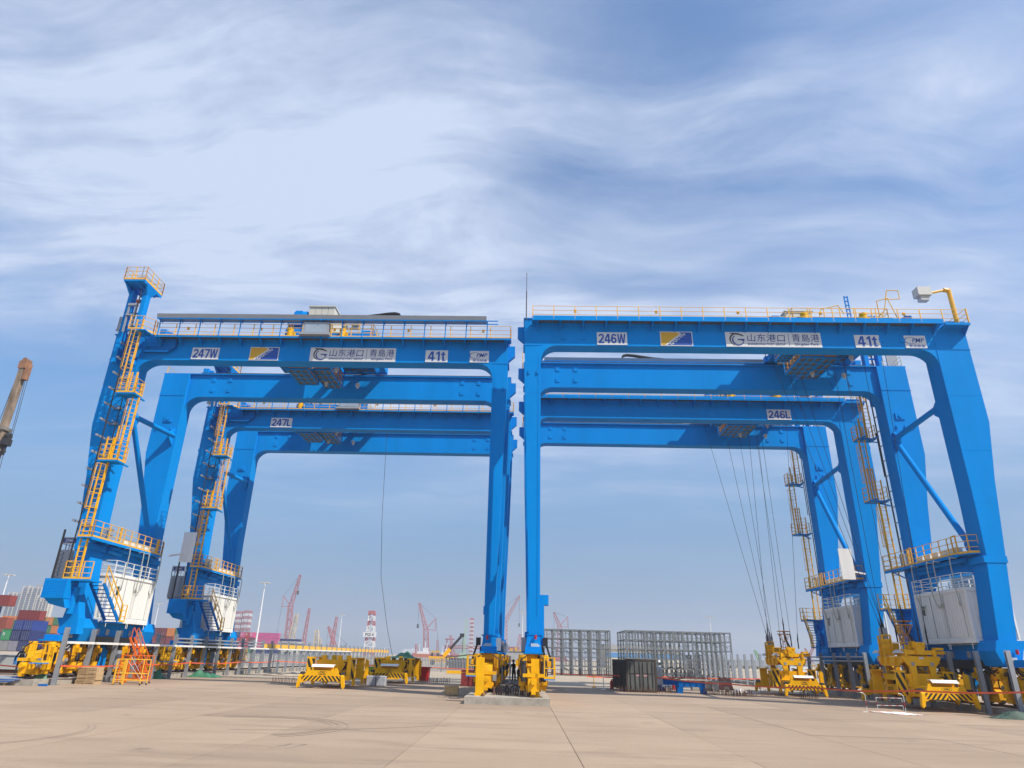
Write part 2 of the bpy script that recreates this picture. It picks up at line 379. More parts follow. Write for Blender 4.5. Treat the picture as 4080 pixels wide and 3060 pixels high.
# ------------------------------------------------------------------ the gantry crane, built once in its own frame (side A looks to -y)
GB, GT, YO, YI = 19.52, 21.30, 3.82, 2.87
def fillet(cx, cz, r, a0, a1, n=8): return [(cx + r*cos(radians(a0+(a1-a0)*i/n)), cz + r*sin(radians(a0+(a1-a0)*i/n))) for i in range(n+1)]
def make_crane():
    R = empty('gantry_crane', '', 'gantry crane')
    for s in (-1, 1):
        ya, yb = (s*YO, s*YI)
        g = MB().xz([(-11.8, GT), (-11.8, GB-1.05)] + fillet(-10.75, GB-1.05, 1.05, 180, 90) + fillet(10.6, GB-1.0, 1.0, 90, 0) + [(11.6, GT)], ya, yb)
        g.box(-13.85, 12.66, s*(YO+0.05), s*(YI-0.16), GT, GT+0.07)
        for x in (-7.6, -3.9, 0.1, 4.2, 8.1): g.box(x-0.012, x+0.012, s*(YO+0.006), s*(YI-0.006), GB+0.03, GT-0.01)
        G = g.obj('main_girder', BLUE, R)
        MB().box(-11.0, 11.5, s*(YI-0.08), s*(YI+0.06), GT+0.07, GT+0.17).obj('trolley_rail', DARK, G)
        for x in (-8.7, -9.95, 9.0, 10.25):
            for z in (19.92, 20.75):
                for yy in (s*YI, s*YO):
                    d = -s if yy == s*YI else s
                    if yy == s*YO and s < 0: continue
                    B(x-0.13, x+0.13, yy, yy+d*0.045, z, z+0.28).obj('mounting_plate', BLUE, G)
        # outer leg
        out = [(-13.75, GT), (-13.75, 15.0), (-13.2, 11.6), (-12.75, 7.8), (-12.2, 3.4)]
        inn = [(-11.3, 3.4), (-11.72, 7.6), (-11.8, 11.0), (-11.8, GT)]
        l = MB().xz(out + inn, s*YO, s*(YO-1.2))
        for z, xo in ((16.6, -13.75), (13.3, -13.47), (10.4, -13.03)): l.box(xo-0.006, -11.8, s*(YO+0.006), s*(YO-1.206), z-0.01, z+0.01)
        for z in (GB,): l.box(-13.79, -11.85, s*(YO+0.025), s*(YO-1.225), z-0.02, z+0.02)
        l.xz([(-12.25, 3.4), (-12.55, 3.4), (-12.3, 2.9), (-12.05, 2.2), (-11.2, 2.2), (-10.95, 2.9), (-11.1, 3.4)], s*(YO+0.12), s*(YO-1.32))
        l.xz([(-11.86, GT), (-11.86, 11.0), (-11.78, 7.6), (-11.74, 7.6), (-11.81, 11.0), (-11.81, GT)], s*(YO+0.022), s*(YO+0.001))
        leg = l.obj('leg', BLUE, R)
        ear = MB().prism([(-13.7, s*(YO-0.5), 18.1), (-13.95, s*(YO-0.5), 17.95), (-14.08, s*(YO-0.5), 17.6), (-14.0, s*(YO-0.5), 17.3), (-13.7, s*(YO-0.5), 16.8)], (0, -s*0.12, 0))
        ear.tube((-13.92, s*(YO-0.42), 17.62), (-13.92, s*(YO-0.7), 17.62), 0.12, 8); ear.obj('lifting_ear', BLUE, leg)
        # inspection hatch and small lugs on the inner face
        yy = s*(YO-1.2)
        h = B(-12.95, -12.35, yy, yy-s*0.07, 17.4, 17.85); h.tube((-12.65, yy-s*0.07, 17.63), (-12.65, yy-s*0.12, 17.63), 0.13, 10)
        h.obj('inspection_hatch', BLUE, leg)
        for x in (-13.4, -12.85, -12.3): B(x-0.05, x+0.05, yy, yy-s*0.08, 16.75, 16.95).obj('small_lug', BLUE, leg)
        # inner leg
        il = MB().xz([(11.6, GT), (11.6, 3.1), (12.18, 3.1), (12.22, 6.0), (12.48, 15.2), (12.62, GT)], s*YO, s*(YO-1.1))
        il.box(11.55, 12.66, s*(YO+0.022), s*(YO-1.12), GB-0.02, GB+0.02)
        for z in (16.4, 12.9, 9.4, 6.2): il.box(11.594, 12.2, s*(YO+0.006), s*(YO-1.1), z-0.01, z+0.01)
        il.box(11.72, 11.75, s*(YO+0.02), s*(YO+0.001), 4.0, 18.9)
        il.xz([(11.6, 3.1), (11.5, 2.25), (12.35, 2.25), (12.24, 3.1)], s*(YO+0.1), s*(YO-1.25))
        il.box(11.48, 12.3, s*(YO+0.13), s*(YO-1.28), 3.06, 3.1)
        ileg = il.obj('leg', BLUE, R)
        for x in (11.8, 12.3): B(x-0.04, x+0.04, s*YO, s*(YO+0.07), 17.6, 17.85).obj('small_lug', BLUE, ileg)
        e2 = MB().prism([(12.55, s*(YO-0.5), 21.0), (13.02, s*(YO-0.5), 21.0), (13.02, s*(YO-0.5), 20.3), (12.6, s*(YO-0.5), 19.9)], (0, -s*0.3, 0)).obj('end_bracket', BLUE, ileg)
        if s > 0:
            MB().xz([(11.6, 5.05), (11.15, 5.05), (11.15, 4.55), (11.38, 4.55), (11.38, 2.6), (11.52, 2.6), (11.58, 3.05), (11.6, 3.05)], s*(YO-0.1), s*(YO-0.8)).obj('cable_duct', BLUE, ileg)
        # flood light and red alarm horn on the leg base
        fl = B(11.7, 12.06, s*(YO+0.1), s*(YO+0.34), 2.42, 2.66).box(11.62, 11.7, s*(YO+0.1), s*(YO+0.2), 2.48, 2.6).obj('flood_light', LGREY, ileg)
        MB().tube((11.82, s*(YO+0.2), 2.86), (11.82, s*(YO+0.2), 3.06), 0.06, 8).obj('alarm_horn', RED, ileg)
        B(12.3, 12.55, s*(YO-0.3), s*(YO-0.75), 2.3, 2.95).obj('junction_box', GREY, ileg)
        wl = MB()
        for k in range(3): wl.path([(11.35-0.03*k, s*(YO-0.1), 2.75), (11.25-0.03*k, s*(YO-0.1), 2.45), (11.1-0.03*k, s*(YO-0.05), 2.0), (11.05-0.03*k, s*YO, 1.5)], 0.025, 5)
        wl.box(11.2, 11.45, s*(YO+0.02), s*(YO-0.25), 2.55, 2.95)
        wl.obj('leg_cables', [BLACK], ileg, kind='stuff')
        # flood light and horn on the outer leg base
        B(-11.75, -11.4, s*(YO+0.13), s*(YO+0.35), 2.35, 2.6).obj('flood_light', LGREY, leg)
        MB().tube((-11.9, s*(YO+0.25), 2.75), (-11.9, s*(YO+0.25), 2.98), 0.07, 8).obj('alarm_horn', RED, leg)
        # walkway along the outside of the girder
        x0, x1 = (-10.85, 12.78) if s < 0 else (-12.27, 12.16)
        ye = s*(YO+0.60)
        W = B(x0, x1, s*(YO+0.05), ye, 20.99, 21.03).box(x0, x1, s*(YO+0.05), s*(YO+0.1), 20.9, 20.99)
        if s < 0: W.box(x0, x1, ye, ye-s*0.012, 20.93, 21.06)
        else: W.box(x0, x1, ye, ye-s*0.012, 20.93, 21.24)
        W = W.obj('walkway', BLUE, R)
        k = int((x1-x0)/1.39)
        for i in range(k+1):
            x = x0 + 0.35 + i*(x1-x0-0.7)/k
            MB().prism([(x, s*(YO+0.002), 20.985), (x, s*(YO+0.575), 20.985), (x, s*(YO+0.575), 20.9), (x, s*(YO+0.002), 20.45)], (0.05, 0, 0)).obj('bracket', BLUE, W)
        gp = MB()
        for i in range(k):
            a = x0 + 0.45 + i*(x1-x0-0.7)/k; w_ = (x1-x0-0.7)/k - 0.16
            for q in range(3): gp.box(a+q*w_/3, a+(q+0.9)*w_/3, s*(YO+0.16), s*(YO+0.54), 20.965, 20.985)
        gp.obj('floor_grating', GRATE, W, kind='stuff')
        pth = [(x0+0.1, s*(YO+0.58), 21.03), (x1-0.05, s*(YO+0.58), 21.03), (x1-0.05, s*(YI+0.1), 21.38)]
        if s > 0: pth = [(-13.7, s*(YO+0.58), 21.0)] + [(x0, s*(YO+0.58), 21.0)] + pth[1:]
        hr = rails(MB(), pth, h=0.88, r=0.018, step=1.3, toe=0.10 if s < 0 else 0.0).obj('handrail', RAILY, W)
        for i in range(5):
            x = x0 + 2.2 + i*4.9; lb = MB().box(x-0.07, x+0.07, s*(YO+0.56), s*(YO+0.48), 21.5, 21.68)
            lb.path([(x-0.05, s*(YO+0.55), 21.5), (x-0.2, s*(YO+0.55), 21.42), (x-0.25, s*(YO+0.55), 21.5)], 0.012, 4)
            lb.obj('walkway_light', YEL, W)
        if s > 0:
            ex = B(-13.75, -12.29, s*(YO+0.02), s*(YO+0.62), 20.86, 20.9).box(-13.75, -12.29, s*(YO+0.6), s*(YO+0.63), 20.84, 21.0)
            ex.prism([(-13.7, s*YO, 20.86), (-13.7, s*(YO+0.6), 20.86), (-13.7, s*YO, 20.4)], (0.05, 0, 0)); ex.obj('end_platform', BLUE, W)
            rails(MB(), [(-13.72, s*(YI), 21.0), (-13.72, s*(YO+0.6), 21.0)], h=0.95, r=0.018, toe=0.1).obj('handrail', RAILY, W)
        # stops on top of the girder near the outer end
        st = B(-11.0, -10.6, s*(YI+0.1), s*(YI+0.7), GT+0.07, GT+0.6).box(-10.6, -10.3, s*(YI+0.3), s*(YI+0.45), GT+0.35, GT+0.5)
        st.obj('trolley_stop', BLUE, G)
    # ---- side A: festoon tray on blue posts
    fp = MB()
    ye = -(YO+0.59)
    for i in range(17):
        x = -10.6 + i*(21.8/16)
        fp.path([(x, ye, 21.03), (x, ye, 21.75), (x+0.01, ye-0.05, 22.0), (x, ye-0.02, 22.1)], 0.035, 6)
        fp.box(x-0.035, x+0.035, ye-0.3, ye+0.25, 22.10, 22.14)
    fp.box(-10.75, 11.9, ye-0.27, ye-0.21, 22.14, 22.19).box(-10.75, 11.9, ye+0.17, ye+0.23, 22.14, 22.19)
    FT = fp.obj('festoon_frame', BLUE, R)
    MB().prism([(-10.75, ye-0.34, 22.48), (-10.75, ye-0.25, 22.22), (-10.75, ye+0.22, 22.22), (-10.75, ye+0.3, 22.42), (-10.75, ye+0.27, 22.42), (-10.75, ye+0.2, 22.24), (-10.75, ye-0.23, 22.24), (-10.75, ye-0.31, 22.48)], (21.9, 0, 0)).obj('cable_tray', GREY, FT)
    ch = MB(); P_ = [(1.0, ye, 22.32), (3.2, ye, 22.52), (4.6, ye, 22.74), (5.1, ye, 22.78), (5.38, ye, 22.70), (5.45, ye, 22.52), (5.3, ye, 22.4)]
    for i in range(len(P_)-1): ch.beam(P_[i], P_[i+1], 0.3, 0.1)
    ch.obj('cable_chain', BLACK, FT)
    # ---- lower portal beam between the outer legs
    pb = MB().box(-12.55, -11.85, -(YO-1.2), YO-1.2, 6.9, 7.6)
    for s in (-1, 1):
        pb.prism([(-12.5, s*2.62, 6.9), (-12.5, s*2.62, 6.3), (-12.5, s*2.0, 6.9)], (0.6, 0, 0))
        pb.box(-12.75, -11.55, s*(YO+0.03), s*(YO-1.23), 7.2, 7.55)
    PB = pb.obj('portal_beam', BLUE, R)
    wk = MB().xy([(-11.85, -5.1), (-11.05, -5.1), (-11.05, 2.7), (-11.3, 3.3), (-11.78, 3.45), (-11.78, 2.62), (-11.85, 2.6)], 7.70, 7.76).box(-11.04, -11.0, -5.1, 2.7, 7.62, 7.78)
    for i in range(6): wk.beam((-11.85, -4.4+i*1.2, 7.3), (-11.1, -4.4+i*1.2, 7.66), 0.06)
    wk.box(-11.9, -11.86, -2.6, 2.6, 7.61, 7.7); wk.box(-11.7, -11.3, -2.4, 2.4, 7.45, 7.6); wk.tube((-11.6, -2.4, 7.35), (-11.6, -0.9, 7.35), 0.14, 8)
    WK = wk.obj('service_walkway', BLUE, R)
    rails(MB(), [(-11.85, -5.08, 7.76), (-11.03, -5.08, 7.76), (-11.03, 2.7, 7.76), (-11.3, 3.28, 7.76), (-11.76, 3.43, 7.76)], h=0.95, r=0.02, step=0.78, toe=0.12).obj('handrail', RAILY, WK)
    for i, y in enumerate((-1.6, -0.8, 0.0, 0.9, 1.7)):
        a = B(-11.55, -11.2, y, y+0.62, 7.76, 8.2).box(-11.195, -11.18, y+0.06, y+0.5, 7.82, 8.14).obj('air_conditioner', WHITE, WK)
    B(-11.6, -11.2, -3.4, -2.9, 7.76, 8.6).obj('control_cabinet', GREY, WK)
    for y in (-2.3, 2.2):
        MB().path([(-11.12, y, 7.78), (-11.12, y, 8.75), (-11.2, y+0.25, 8.8), (-11.2, y+0.25, 7.9)], 0.04, 6).obj('vent_pipe', RAILY, WK)
    # ---- electrical house under it
    hb = MB(); x0, x1, y0, y1, z0, z1 = -13.15, -10.97, -2.2, 2.6, 3.5, 5.9
    hb.box(x0+.03, x1-.03, y0+.03, y1-.03, z0, z1)
    n_ = 22
    for i in range(n_):
        a = y0 + (i+0.5)*(y1-y0)/n_
        hb.box(x1-.03, x1+.012, a-0.055, a+0.055, z0+0.12, z1-0.1)
    for i in range(10):
        a = x0 + (i+0.5)*(x1-x0)/10
        if not (0.35 < (a-x0)/(x1-x0) < 0.8): hb.box(a-0.055, a+0.055, y0+.03, y0-.012, z0+0.12, z1-0.1)
        hb.box(a-0.055, a+0.055, y1-.03, y1+.012, z0+0.12, z1-0.1)
    for (xa, ya) in ((x1, y0), (x1, y1), (x0, y0), (x0, y1)): hb.box(xa-0.06, xa+0.03, ya-0.04, ya+0.05, z0-0.05, z1+0.03)
    hb.box(x0-.04, x1+.045, y0-.045, y1+.045, z0-0.2, z0); hb.box(x0-.03, x1+.035, y0-.035, y1+.035, z1, z1+0.06)
    for i in range(8): hb.box(x1+.045, x1+.075, y0+0.2+i*0.6, y0+0.28+i*0.6, z0-0.2, z0-0.02)
    H = hb.obj('electrical_house', WHITE, R)
    d = B(x0+0.85, x0+1.65, y0-.015, y0-.06, z0+0.02, z0+1.95); dd = d.obj('door', WHITE, H)
    B(x0+1.25, x0+1.5, y0-.062, y0-.075, z0+1.2, z0+1.7).obj('door_window', GLASS, H)
    for yy in (y0+0.55,):
        wfr = B(x1+.0, x1+.03, yy-0.03, yy+0.34, z0+1.28, z0+1.92).obj('window', WHITE, H)
        B(x1+.031, x1+.036, yy+0.03, yy+0.28, z0+1.34, z0+1.86).obj('window_pane', GLASS, H)
    for yy in (y0+0.45, y0+1.5, y0+2.75, y1-0.5): MB().box(x1+.013, x1+.03, yy-0.012, yy+0.012, z0+0.1, z1-0.08).obj('panel_seam', GREY, H)
    for k in range(6): B(x0+0.2, x0+0.7, y0-.013, y0-.03, z0+1.5+k*0.09, z0+1.55+k*0.09).obj('louvre', GREY, H)
    rails(MB(), [(x0, y0, z1+.06), (x1, y0, z1+.06), (x1, y1, z1+.06), (x0, y1, z1+.06), (x0, y0, z1+.06)], h=0.85, r=0.022, step=0.95, toe=0.12).obj('roof_railing', WHITE, H)
    for y in (-1.5, 0.1, 0.75, 2.3):
        t = 0.3 if y < 0.5 else -0.3
        MB().path([(-11.1, y, 7.6), (-10.75, y, 7.64), (-10.72, y, 7.3), (-10.72, y, 5.9), (-10.78, y+t*0.2, 5.35), (-10.85, y+t*0.5, 5.15), (-10.9, y+t*0.9, 5.25), (-10.92, y+t, 5.4)], 0.03, 6).obj('conduit_hose', mat('hose_grey', (0.36, 0.38, 0.33), 0.5), H)
    for y in (-1.9, 0.25, 0.4, 2.3): MB().tube((-10.93, y, 5.3), (-10.93, y, 3.0), 0.018, 5).obj('downpipe', WHITE, H)
    # ---- sill beams, cables, bogies
    for sx, xc in ((-1, -11.95), (1, 11.95)):
        sl = MB().box(xc-0.42, xc+0.42, -2.6, 2.6, 2.5, 3.25).box(xc-0.46, xc+0.46, -5.2, 5.2, 2.16, 2.24)
        for s in (-1, 1): sl.prism([(xc-0.4, s*2.55, 2.5), (xc-0.4, s*4.9, 2.5), (xc-0.4, s*4.9, 2.24), (xc-0.4, s*2.55, 2.24)], (0.8, 0, 0))
        for y in (-1.6, -0.6, 0.9, 1.9): sl.box(xc-0.44, xc-0.4, y-0.2, y+0.2, 2.55, 2.95).box(xc+0.4, xc+0.44, y-0.2, y+0.2, 2.55, 2.95)
        SL = sl.obj('sill_beam', BLUE, R)
        for y in (-1.6, -0.6, 0.9, 1.9):
            for sg in (-1, 1): MB().box(xc+sg*0.44, xc+sg*0.47, y-0.17, y+0.17, 2.58, 2.92).obj('terminal_box', GREY, SL)
        cm = MB(); rr = random.Random(3)
        for k in range(10):
            yb = -4.6 + k*0.98; o = -sx*(0.3 + 0.22*rr.random())
            for q in range(4):
                dz = rr.uniform(0.15, 0.5); dx = 0.05*q
                pts = [(xc+o+dx, yb + 0.98*t/5, 2.2 - dz*sin(pi*t/5) - 0.04*q) for t in range(6)]
                cm.path(pts, 0.028, 5)
        cm.obj('hanging_cables', BLACK, SL, kind='stuff')
        # cable tray cover, drive cabinets
        B(xc-sx*0.5, xc-sx*0.62, -2.4, 2.4, 2.05, 2.5).obj('cable_trough', BLACK, SL)
        for s in (-1, 1):
            bogie(R, xc, s*4.45, s, sx)
        # middle anchor post between the bogies and a service cabinet
        B(xc-0.2, xc+0.2, -0.35, 0.35, 0.75, 2.2).obj('anchor_post', BLUE, SL)
        B(xc-sx*0.45, xc-sx*0.8, 0.45, 0.85, 0.7, 1.75).obj('service_cabinet', GREY, SL)
    # ---- brace pipes between the legs
    for xc, x2 in ((-12.0, -11.85), (12.05, 11.95)):
        br = MB().tube((xc, -(YO-1.2), 16.0), (xc, YO-1.2, 16.35), 0.17, 12)
        br.obj('brace_pipe', BLUE, R)
        b2 = MB().tube((xc, -(YO-1.35), 15.7), (x2, YO-1.2, 8.2), 0.17, 12)
        b2.obj('brace_pipe', BLUE, R)
        for (a, z) in ((-(YO-1.2), 15.9), (YO-1.2, 16.3), (YO-1.2, 8.4)):
            s = -1 if a < 0 else 1
            MB().prism([(xc-0.06, a, z+0.6), (xc-0.06, a-s*0.7, z+0.05), (xc-0.06, a-s*0.6, z-0.3), (xc-0.06, a, z-0.75)], (0.12, 0, 0)).obj('gusset', BLUE, R)
    ladder_side(R); trolley(R)
    return R
def bogie(R, xc, yc, s, sx):
    mb = MB()
    mb.box(xc-0.38, xc+0.38, yc-0.5, yc+0.5, 1.85, 2.15).box(xc-0.3, xc+0.3, yc-0.3, yc+0.3, 1.6, 1.85)
    mb.prism([(xc-0.28, yc-1.6, 1.25), (xc-0.28, yc-1.5, 1.55), (xc-0.28, yc-0.4, 1.75), (xc-0.28, yc+0.4, 1.75), (xc-0.28, yc+1.5, 1.55), (xc-0.28, yc+1.6, 1.25), (xc-0.28, yc+0.5, 1.15), (xc-0.28, yc-0.5, 1.15)], (0.56, 0, 0))
    BG = mb.obj('bogie', YELD, R)
    for y in (yc-1.02, yc+1.02, yc-s*2.95):
        t = MB().prism([(xc-0.24, y-0.72, 0.62), (xc-0.24, y-0.72, 0.9), (xc-0.24, y-0.25, 1.2), (xc-0.24, y+0.25, 1.2), (xc-0.24, y+0.72, 0.9), (xc-0.24, y+0.72, 0.62), (xc-0.24, y+0.45, 0.5), (xc-0.24, y-0.45, 0.5)], (0.48, 0, 0))
        t.tube((xc-0.3, y, 1.1), (xc+0.3, y, 1.1), 0.16, 10)
        for w in (-0.42, 0.42):
            t.tube((xc-0.36, y+w, 0.66), (xc+0.36, y+w, 0.66), 0.13, 10); t.box(xc-0.3, xc+0.3, y+w-0.17, y+w+0.17, 0.5, 0.82)
        t.obj('wheel_truck', YELD, BG)
        for w in (-0.42, 0.42): MB().tube((xc-0.1, y+w, 0.68), (xc+0.1, y+w, 0.68), 0.26, 16).obj('wheel', DARK, BG)
        for sg in (-1, 1):
            x = xc + sg*0.52; m = MB()
            m.tube((x, y, 1.45), (x, y, 2.0), 0.19, 10).tube((x, y, 2.0), (x, y, 2.12), 0.21, 10)
            for f in range(8): m.box(x-0.012+0.2*cos(f*pi/4), x+0.012+0.2*cos(f*pi/4), y+0.2*sin(f*pi/4)-0.012, y+0.2*sin(f*pi/4)+0.012, 1.5, 1.98)
            m.box(x+sg*0.15, x+sg*0.33, y-0.12, y+0.12, 1.6, 1.86)
            m.tube((x, y, 1.15), (x, y, 1.45), 0.14, 8); m.box(x-0.17, x+0.17, y-0.2, y+0.2, 0.75, 1.15)
            m.box(x-0.1, x+0.1, y-0.12, y+0.12, 0.55, 0.75)
            m.obj('drive_motor', YELD, BG)
        for sg in (-1, 1):
            MB().tube((xc+sg*0.47, y+0.42, 0.95), (xc+sg*0.47, y+0.42, 1.75), 0.13, 10).tube((xc+sg*0.47, y+0.42, 1.75), (xc+sg*0.47, y+0.42, 1.85), 0.16, 10).obj('brake_cylinder', DARK, BG)
            B(xc+sg*0.3, xc+sg*0.5, y-0.5, y-0.32, 0.85, 1.3).obj('brake_box', GREY, BG)
        hs = MB()
        for sg in (-1, 1):
            for q in (-1, 1): hs.path([(xc+sg*0.3, y+q*0.35, 2.1), (xc+sg*0.62, y+q*0.4, 1.85), (xc+sg*0.66, y+q*0.38, 1.2), (xc+sg*0.45, y+q*0.4, 0.95)], 0.03, 5)
        hs.obj('brake_hoses', BLACK, BG, kind='stuff')
    yi = yc-s*2.95
    MB().box(xc-0.26, xc+0.26, yi-0.45, yi+0.45, 1.2, 1.5).prism([(xc-0.24, yi-0.3, 1.5), (xc-0.24, yi+0.3, 1.5), (xc-0.24, yi+s*0.5+0.2, 2.15), (xc-0.24, yi+s*0.5-0.2, 2.15)], (0.48, 0, 0)).obj('equaliser_arm', YELD, BG)
    # rail clamp and guards between the trucks
    for sg in (-1, 1):
        c = MB().beam((xc+sg*0.3, yc-0.2, 1.25), (xc+sg*0.34, yc+0.05, 0.62), 0.16, 0.22); c.tube((xc+sg*0.26, yc+0.22, 0.75), (xc+sg*0.5, yc+0.22, 0.75), 0.2, 10)
        c.beam((xc+sg*0.45, yc+0.35, 1.3), (xc+sg*0.45, yc-0.1, 0.7), 0.1, 0.12)
        c.obj('rail_clamp', YELD, BG)
    y = yc + s*1.86
    bf = MB().box(xc-0.26, xc+0.26, y-0.1, y+0.1, 0.55, 1.1).tube((xc, y, 0.95), (xc, y+s*0.38, 0.95), 0.12, 10).box(xc-0.1, xc+0.1, y+s*0.02, y+s*0.25, 0.43, 0.6)
    bf.box(xc-0.5, xc+0.5, y-0.06, y+0.06, 1.15, 1.3)
    bf.obj('buffer', YEL, BG)
    # small yellow service step with railing at the free end
    sp = B(xc-sx*0.5, xc-sx*1.0, y-0.5, y+0.3, 1.05, 1.1); sp.obj('service_step', BLUE, BG)
    rails(MB(), [(xc-sx*0.5, y+0.28*s, 1.1), (xc-sx*0.98, y+0.28*s, 1.1), (xc-sx*0.98, y-0.48*s, 1.1)], h=0.9, r=0.02, n=2, step=0.5, toe=0.1).obj('step_railing', YEL, BG)

def ladder(mb, x, y, z0, z1, w=0.4, cage=None, step=0.28):
    mb.beam((x, y, z0), (x, y, z1), 0.06, 0.08); mb.beam((x+w, y, z0), (x+w, y, z1), 0.08, 0.1)
    z = z0 + 0.1
    while z < z1: mb.tube((x, y, z), (x+w, y, z), 0.016, 5, caps=False); z += step
    if cage:
        c0, c1 = cage; n = max(2, int((c1-c0)/0.75)+1)
        for i in range(n):
            z = c0 + (c1-c0)*i/(n-1)
            P = [(x + w/2 + (w/2+0.12)*cos(t)*(1.0), y - 0.02 - 0.62*max(0, sin(t)), z) for t in [pi*k/8 for k in range(9)]]
            P = [(x+w, y, z)] + P + [(x, y, z)]
            mb.path(P, 0.018, 4)
        for k in (1, 2.5, 4, 5.5, 7):
            t = pi*k/8; q = (x + w/2 + (w/2+0.12)*cos(t), y - 0.02 - 0.62*sin(t)); mb.tube((*q, c0), (*q, c1), 0.014, 4, caps=False)
    return mb
def cage_platform(R, x0, x1, y0, y1, z, gap=None):
    b = B(x0, x1, y0, y1, z-0.09, z).box(x0+0.1, x0+0.2, y1, -YO, z-0.09, z-0.01).box(x1-0.2, x1-0.1, y1, -YO, z-0.09, z-0.01)
    b.beam((x0+0.3, y0+0.3, z-0.1), (x0+0.3, -YO, z-0.5), 0.08); P = b.obj('ladder_platform', BLUE, R)
    r = rails(MB(), [(x0, y1, z), (x0, y0, z), (x1, y0, z), (x1, y1, z)], h=0.95, r=0.02, step=0.55, toe=0.1)
    r.obj('platform_railing', RAILY, P)
def ladder_side(R):
    yA = -YO
    # mast that carries the cable sheave above the girder
    m = MB()
    for x in (-13.15, -12.2): m.box(x, x+0.28, yA-0.75, yA-0.25, 19.0, 24.3)
    m.prism([(-13.15, yA-0.75, 24.0), (-13.3, yA-1.2, 24.62), (-13.3, yA+0.15, 24.62), (-13.15, yA-0.25, 24.0)], (0.14, 0, 0))
    m.prism([(-12.06, yA-0.75, 24.0), (-11.9, yA-1.2, 24.62), (-11.9, yA+0.15, 24.62), (-12.06, yA-0.25, 24.0)], (0.14, 0, 0))
    m.box(-13.25, -11.8, yA-1.5, yA+0.7, 24.62, 24.74)
    for k in range(4): m.box(-13.2+k*0.45, -13.15+k*0.45, yA-1.45, yA+0.65, 24.54, 24.62)
    for z in (21.6, 22.6, 23.6): m.box(-12.87, -12.2, yA-0.6, yA-0.5, z, z+0.1)
    for z in (19.1, 20.3): m.box(-13.1, -11.95, yA-0.25, yA, z, z+0.3)
    MA = m.obj('cable_mast', BLUE, R)
    rails(MB(), [(-13.25, yA+0.7, 24.74), (-13.25, yA-1.5, 24.74), (-11.8, yA-1.5, 24.74), (-11.8, yA+0.7, 24.74), (-13.25, yA+0.7, 24.74)], h=0.95, r=0.02, step=0.7, toe=0.12).obj('mast_railing', RAILY, MA)
    B(-12.6, -12.05, yA-1.1, yA-0.4, 24.74, 25.2).obj('winch_housing', GREY, MA)
    MB().tube((-12.7, yA-0.6, 24.74), (-12.7, yA-0.6, 26.3), 0.018, 5).obj('antenna', DARK, MA)
    g = MB()
    for x in (-12.78, -12.3): g.box(x-0.05, x+0.05, yA-0.95, yA-0.85, 21.1, 23.1)
    g.box(-12.85, -12.2, yA-1.0, yA-0.8, 23.05, 23.2); g.box(-12.85, -12.2, yA-1.0, yA-0.8, 22.3, 22.4); g.obj('guide_frame', GALV, MA)
    MB().tube((-12.55, yA-0.6, 23.55), (-12.35, yA-0.6, 23.55), 0.14, 10).obj('sheave', RUSTRED, MA)
    B(-13.95, -13.2, yA+0.1, yA+0.2, 21.75, 22.75).box(-13.98, -13.2, yA+0.05, yA+0.25, 21.7, 21.76).obj('display_board', GREY, MA)
    rails(MB(), [(-13.75, yA+0.9, GT), (-13.75, yA+0.1, GT), (-12.9, yA+0.1, GT)], h=0.9, r=0.018, step=0.5).obj('corner_railing', mat('pale_railing', (0.55, 0.52, 0.42), 0.5), MA)
    # the power cable down the leg, with its grey guide arms
    cb = MB().tube((-12.16, yA-1.03, 24.3), (-12.16, yA-1.03, 5.4), 0.038, 8)
    cb.tube((-12.95, yA-0.9, 8.2), (-12.95, yA-0.9, 5.4), 0.06, 8)
    cb.tube((-11.83, yA-0.55, 17.0), (-11.83, yA-0.55, 13.9), 0.03, 6)
    CA = cb.obj('power_cable', BLACK, R)
    z = 20.2
    while z > 8.2:
        a = B(-12.62, -12.0, yA-0.02, yA-0.1, z, z+0.1)
        a.beam((-12.5, yA-0.1, z+0.06), (-12.62, yA-1.0, z+0.1), 0.08, 0.12).beam((-12.0, yA-0.1, z+0.05), (-12.02, yA-0.75, z+0.05), 0.05, 0.06)
        a.obj('cable_guide_arm', GALV, CA); z -= 1.05
    rack = MB()
    for z in (9.2, 10.4, 11.6): pass
    # duct from the mast to the girder
    MB().prism([(-11.5, yA-0.02, 20.0), (-9.9, yA-0.02, 20.0), (-9.45, yA-0.02, 20.35), (-9.45, yA-0.02, 20.95), (-10.05, yA-0.02, 20.95), (-10.05, yA-0.02, 20.55), (-10.25, yA-0.02, 20.38), (-11.5, yA-0.02, 20.38)], (0, -0.2, 0)).obj('cable_duct', BLUED, R)
    # ladders, cages and rest platforms
    y = yA-1.05
    ladder(MB(), -11.86, y, 16.65, 21.95, cage=(18.3, 20.9)).obj('caged_ladder', RAILY, R)
    ladder(MB(), -11.05, y+0.3, 12.35, 17.5, cage=(13.6, 16.2)).obj('caged_ladder', RAILY, R)
    ladder(MB(), -11.76, y, 5.45, 13.8, cage=(9.4, 12.0)).obj('caged_ladder', YEL, R)
    cage_platform(R, -11.8, -10.6, yA-1.4, yA-0.6, 16.65)
    cage_platform(R, -11.8, -10.6, yA-1.4, yA-0.6, 12.3)
    tp = B(-12.1, -10.9, yA-1.5, yA-0.62, 20.95, 21.03).beam((-11.2, yA-1.3, 20.95), (-11.2, yA, 20.3), 0.08); tp = tp.obj('ladder_platform', BLUE, R)
    rails(MB(), [(-12.05, yA-1.5, 21.03), (-11.2, yA-1.5, 21.03), (-10.75, yA-0.85, 21.03), (-10.75, yA-0.6, 21.03)], h=0.95, r=0.02, step=0.6, toe=0.1).obj('platform_railing', RAILY, tp)
    for x in (-11.75, -11.35): pass
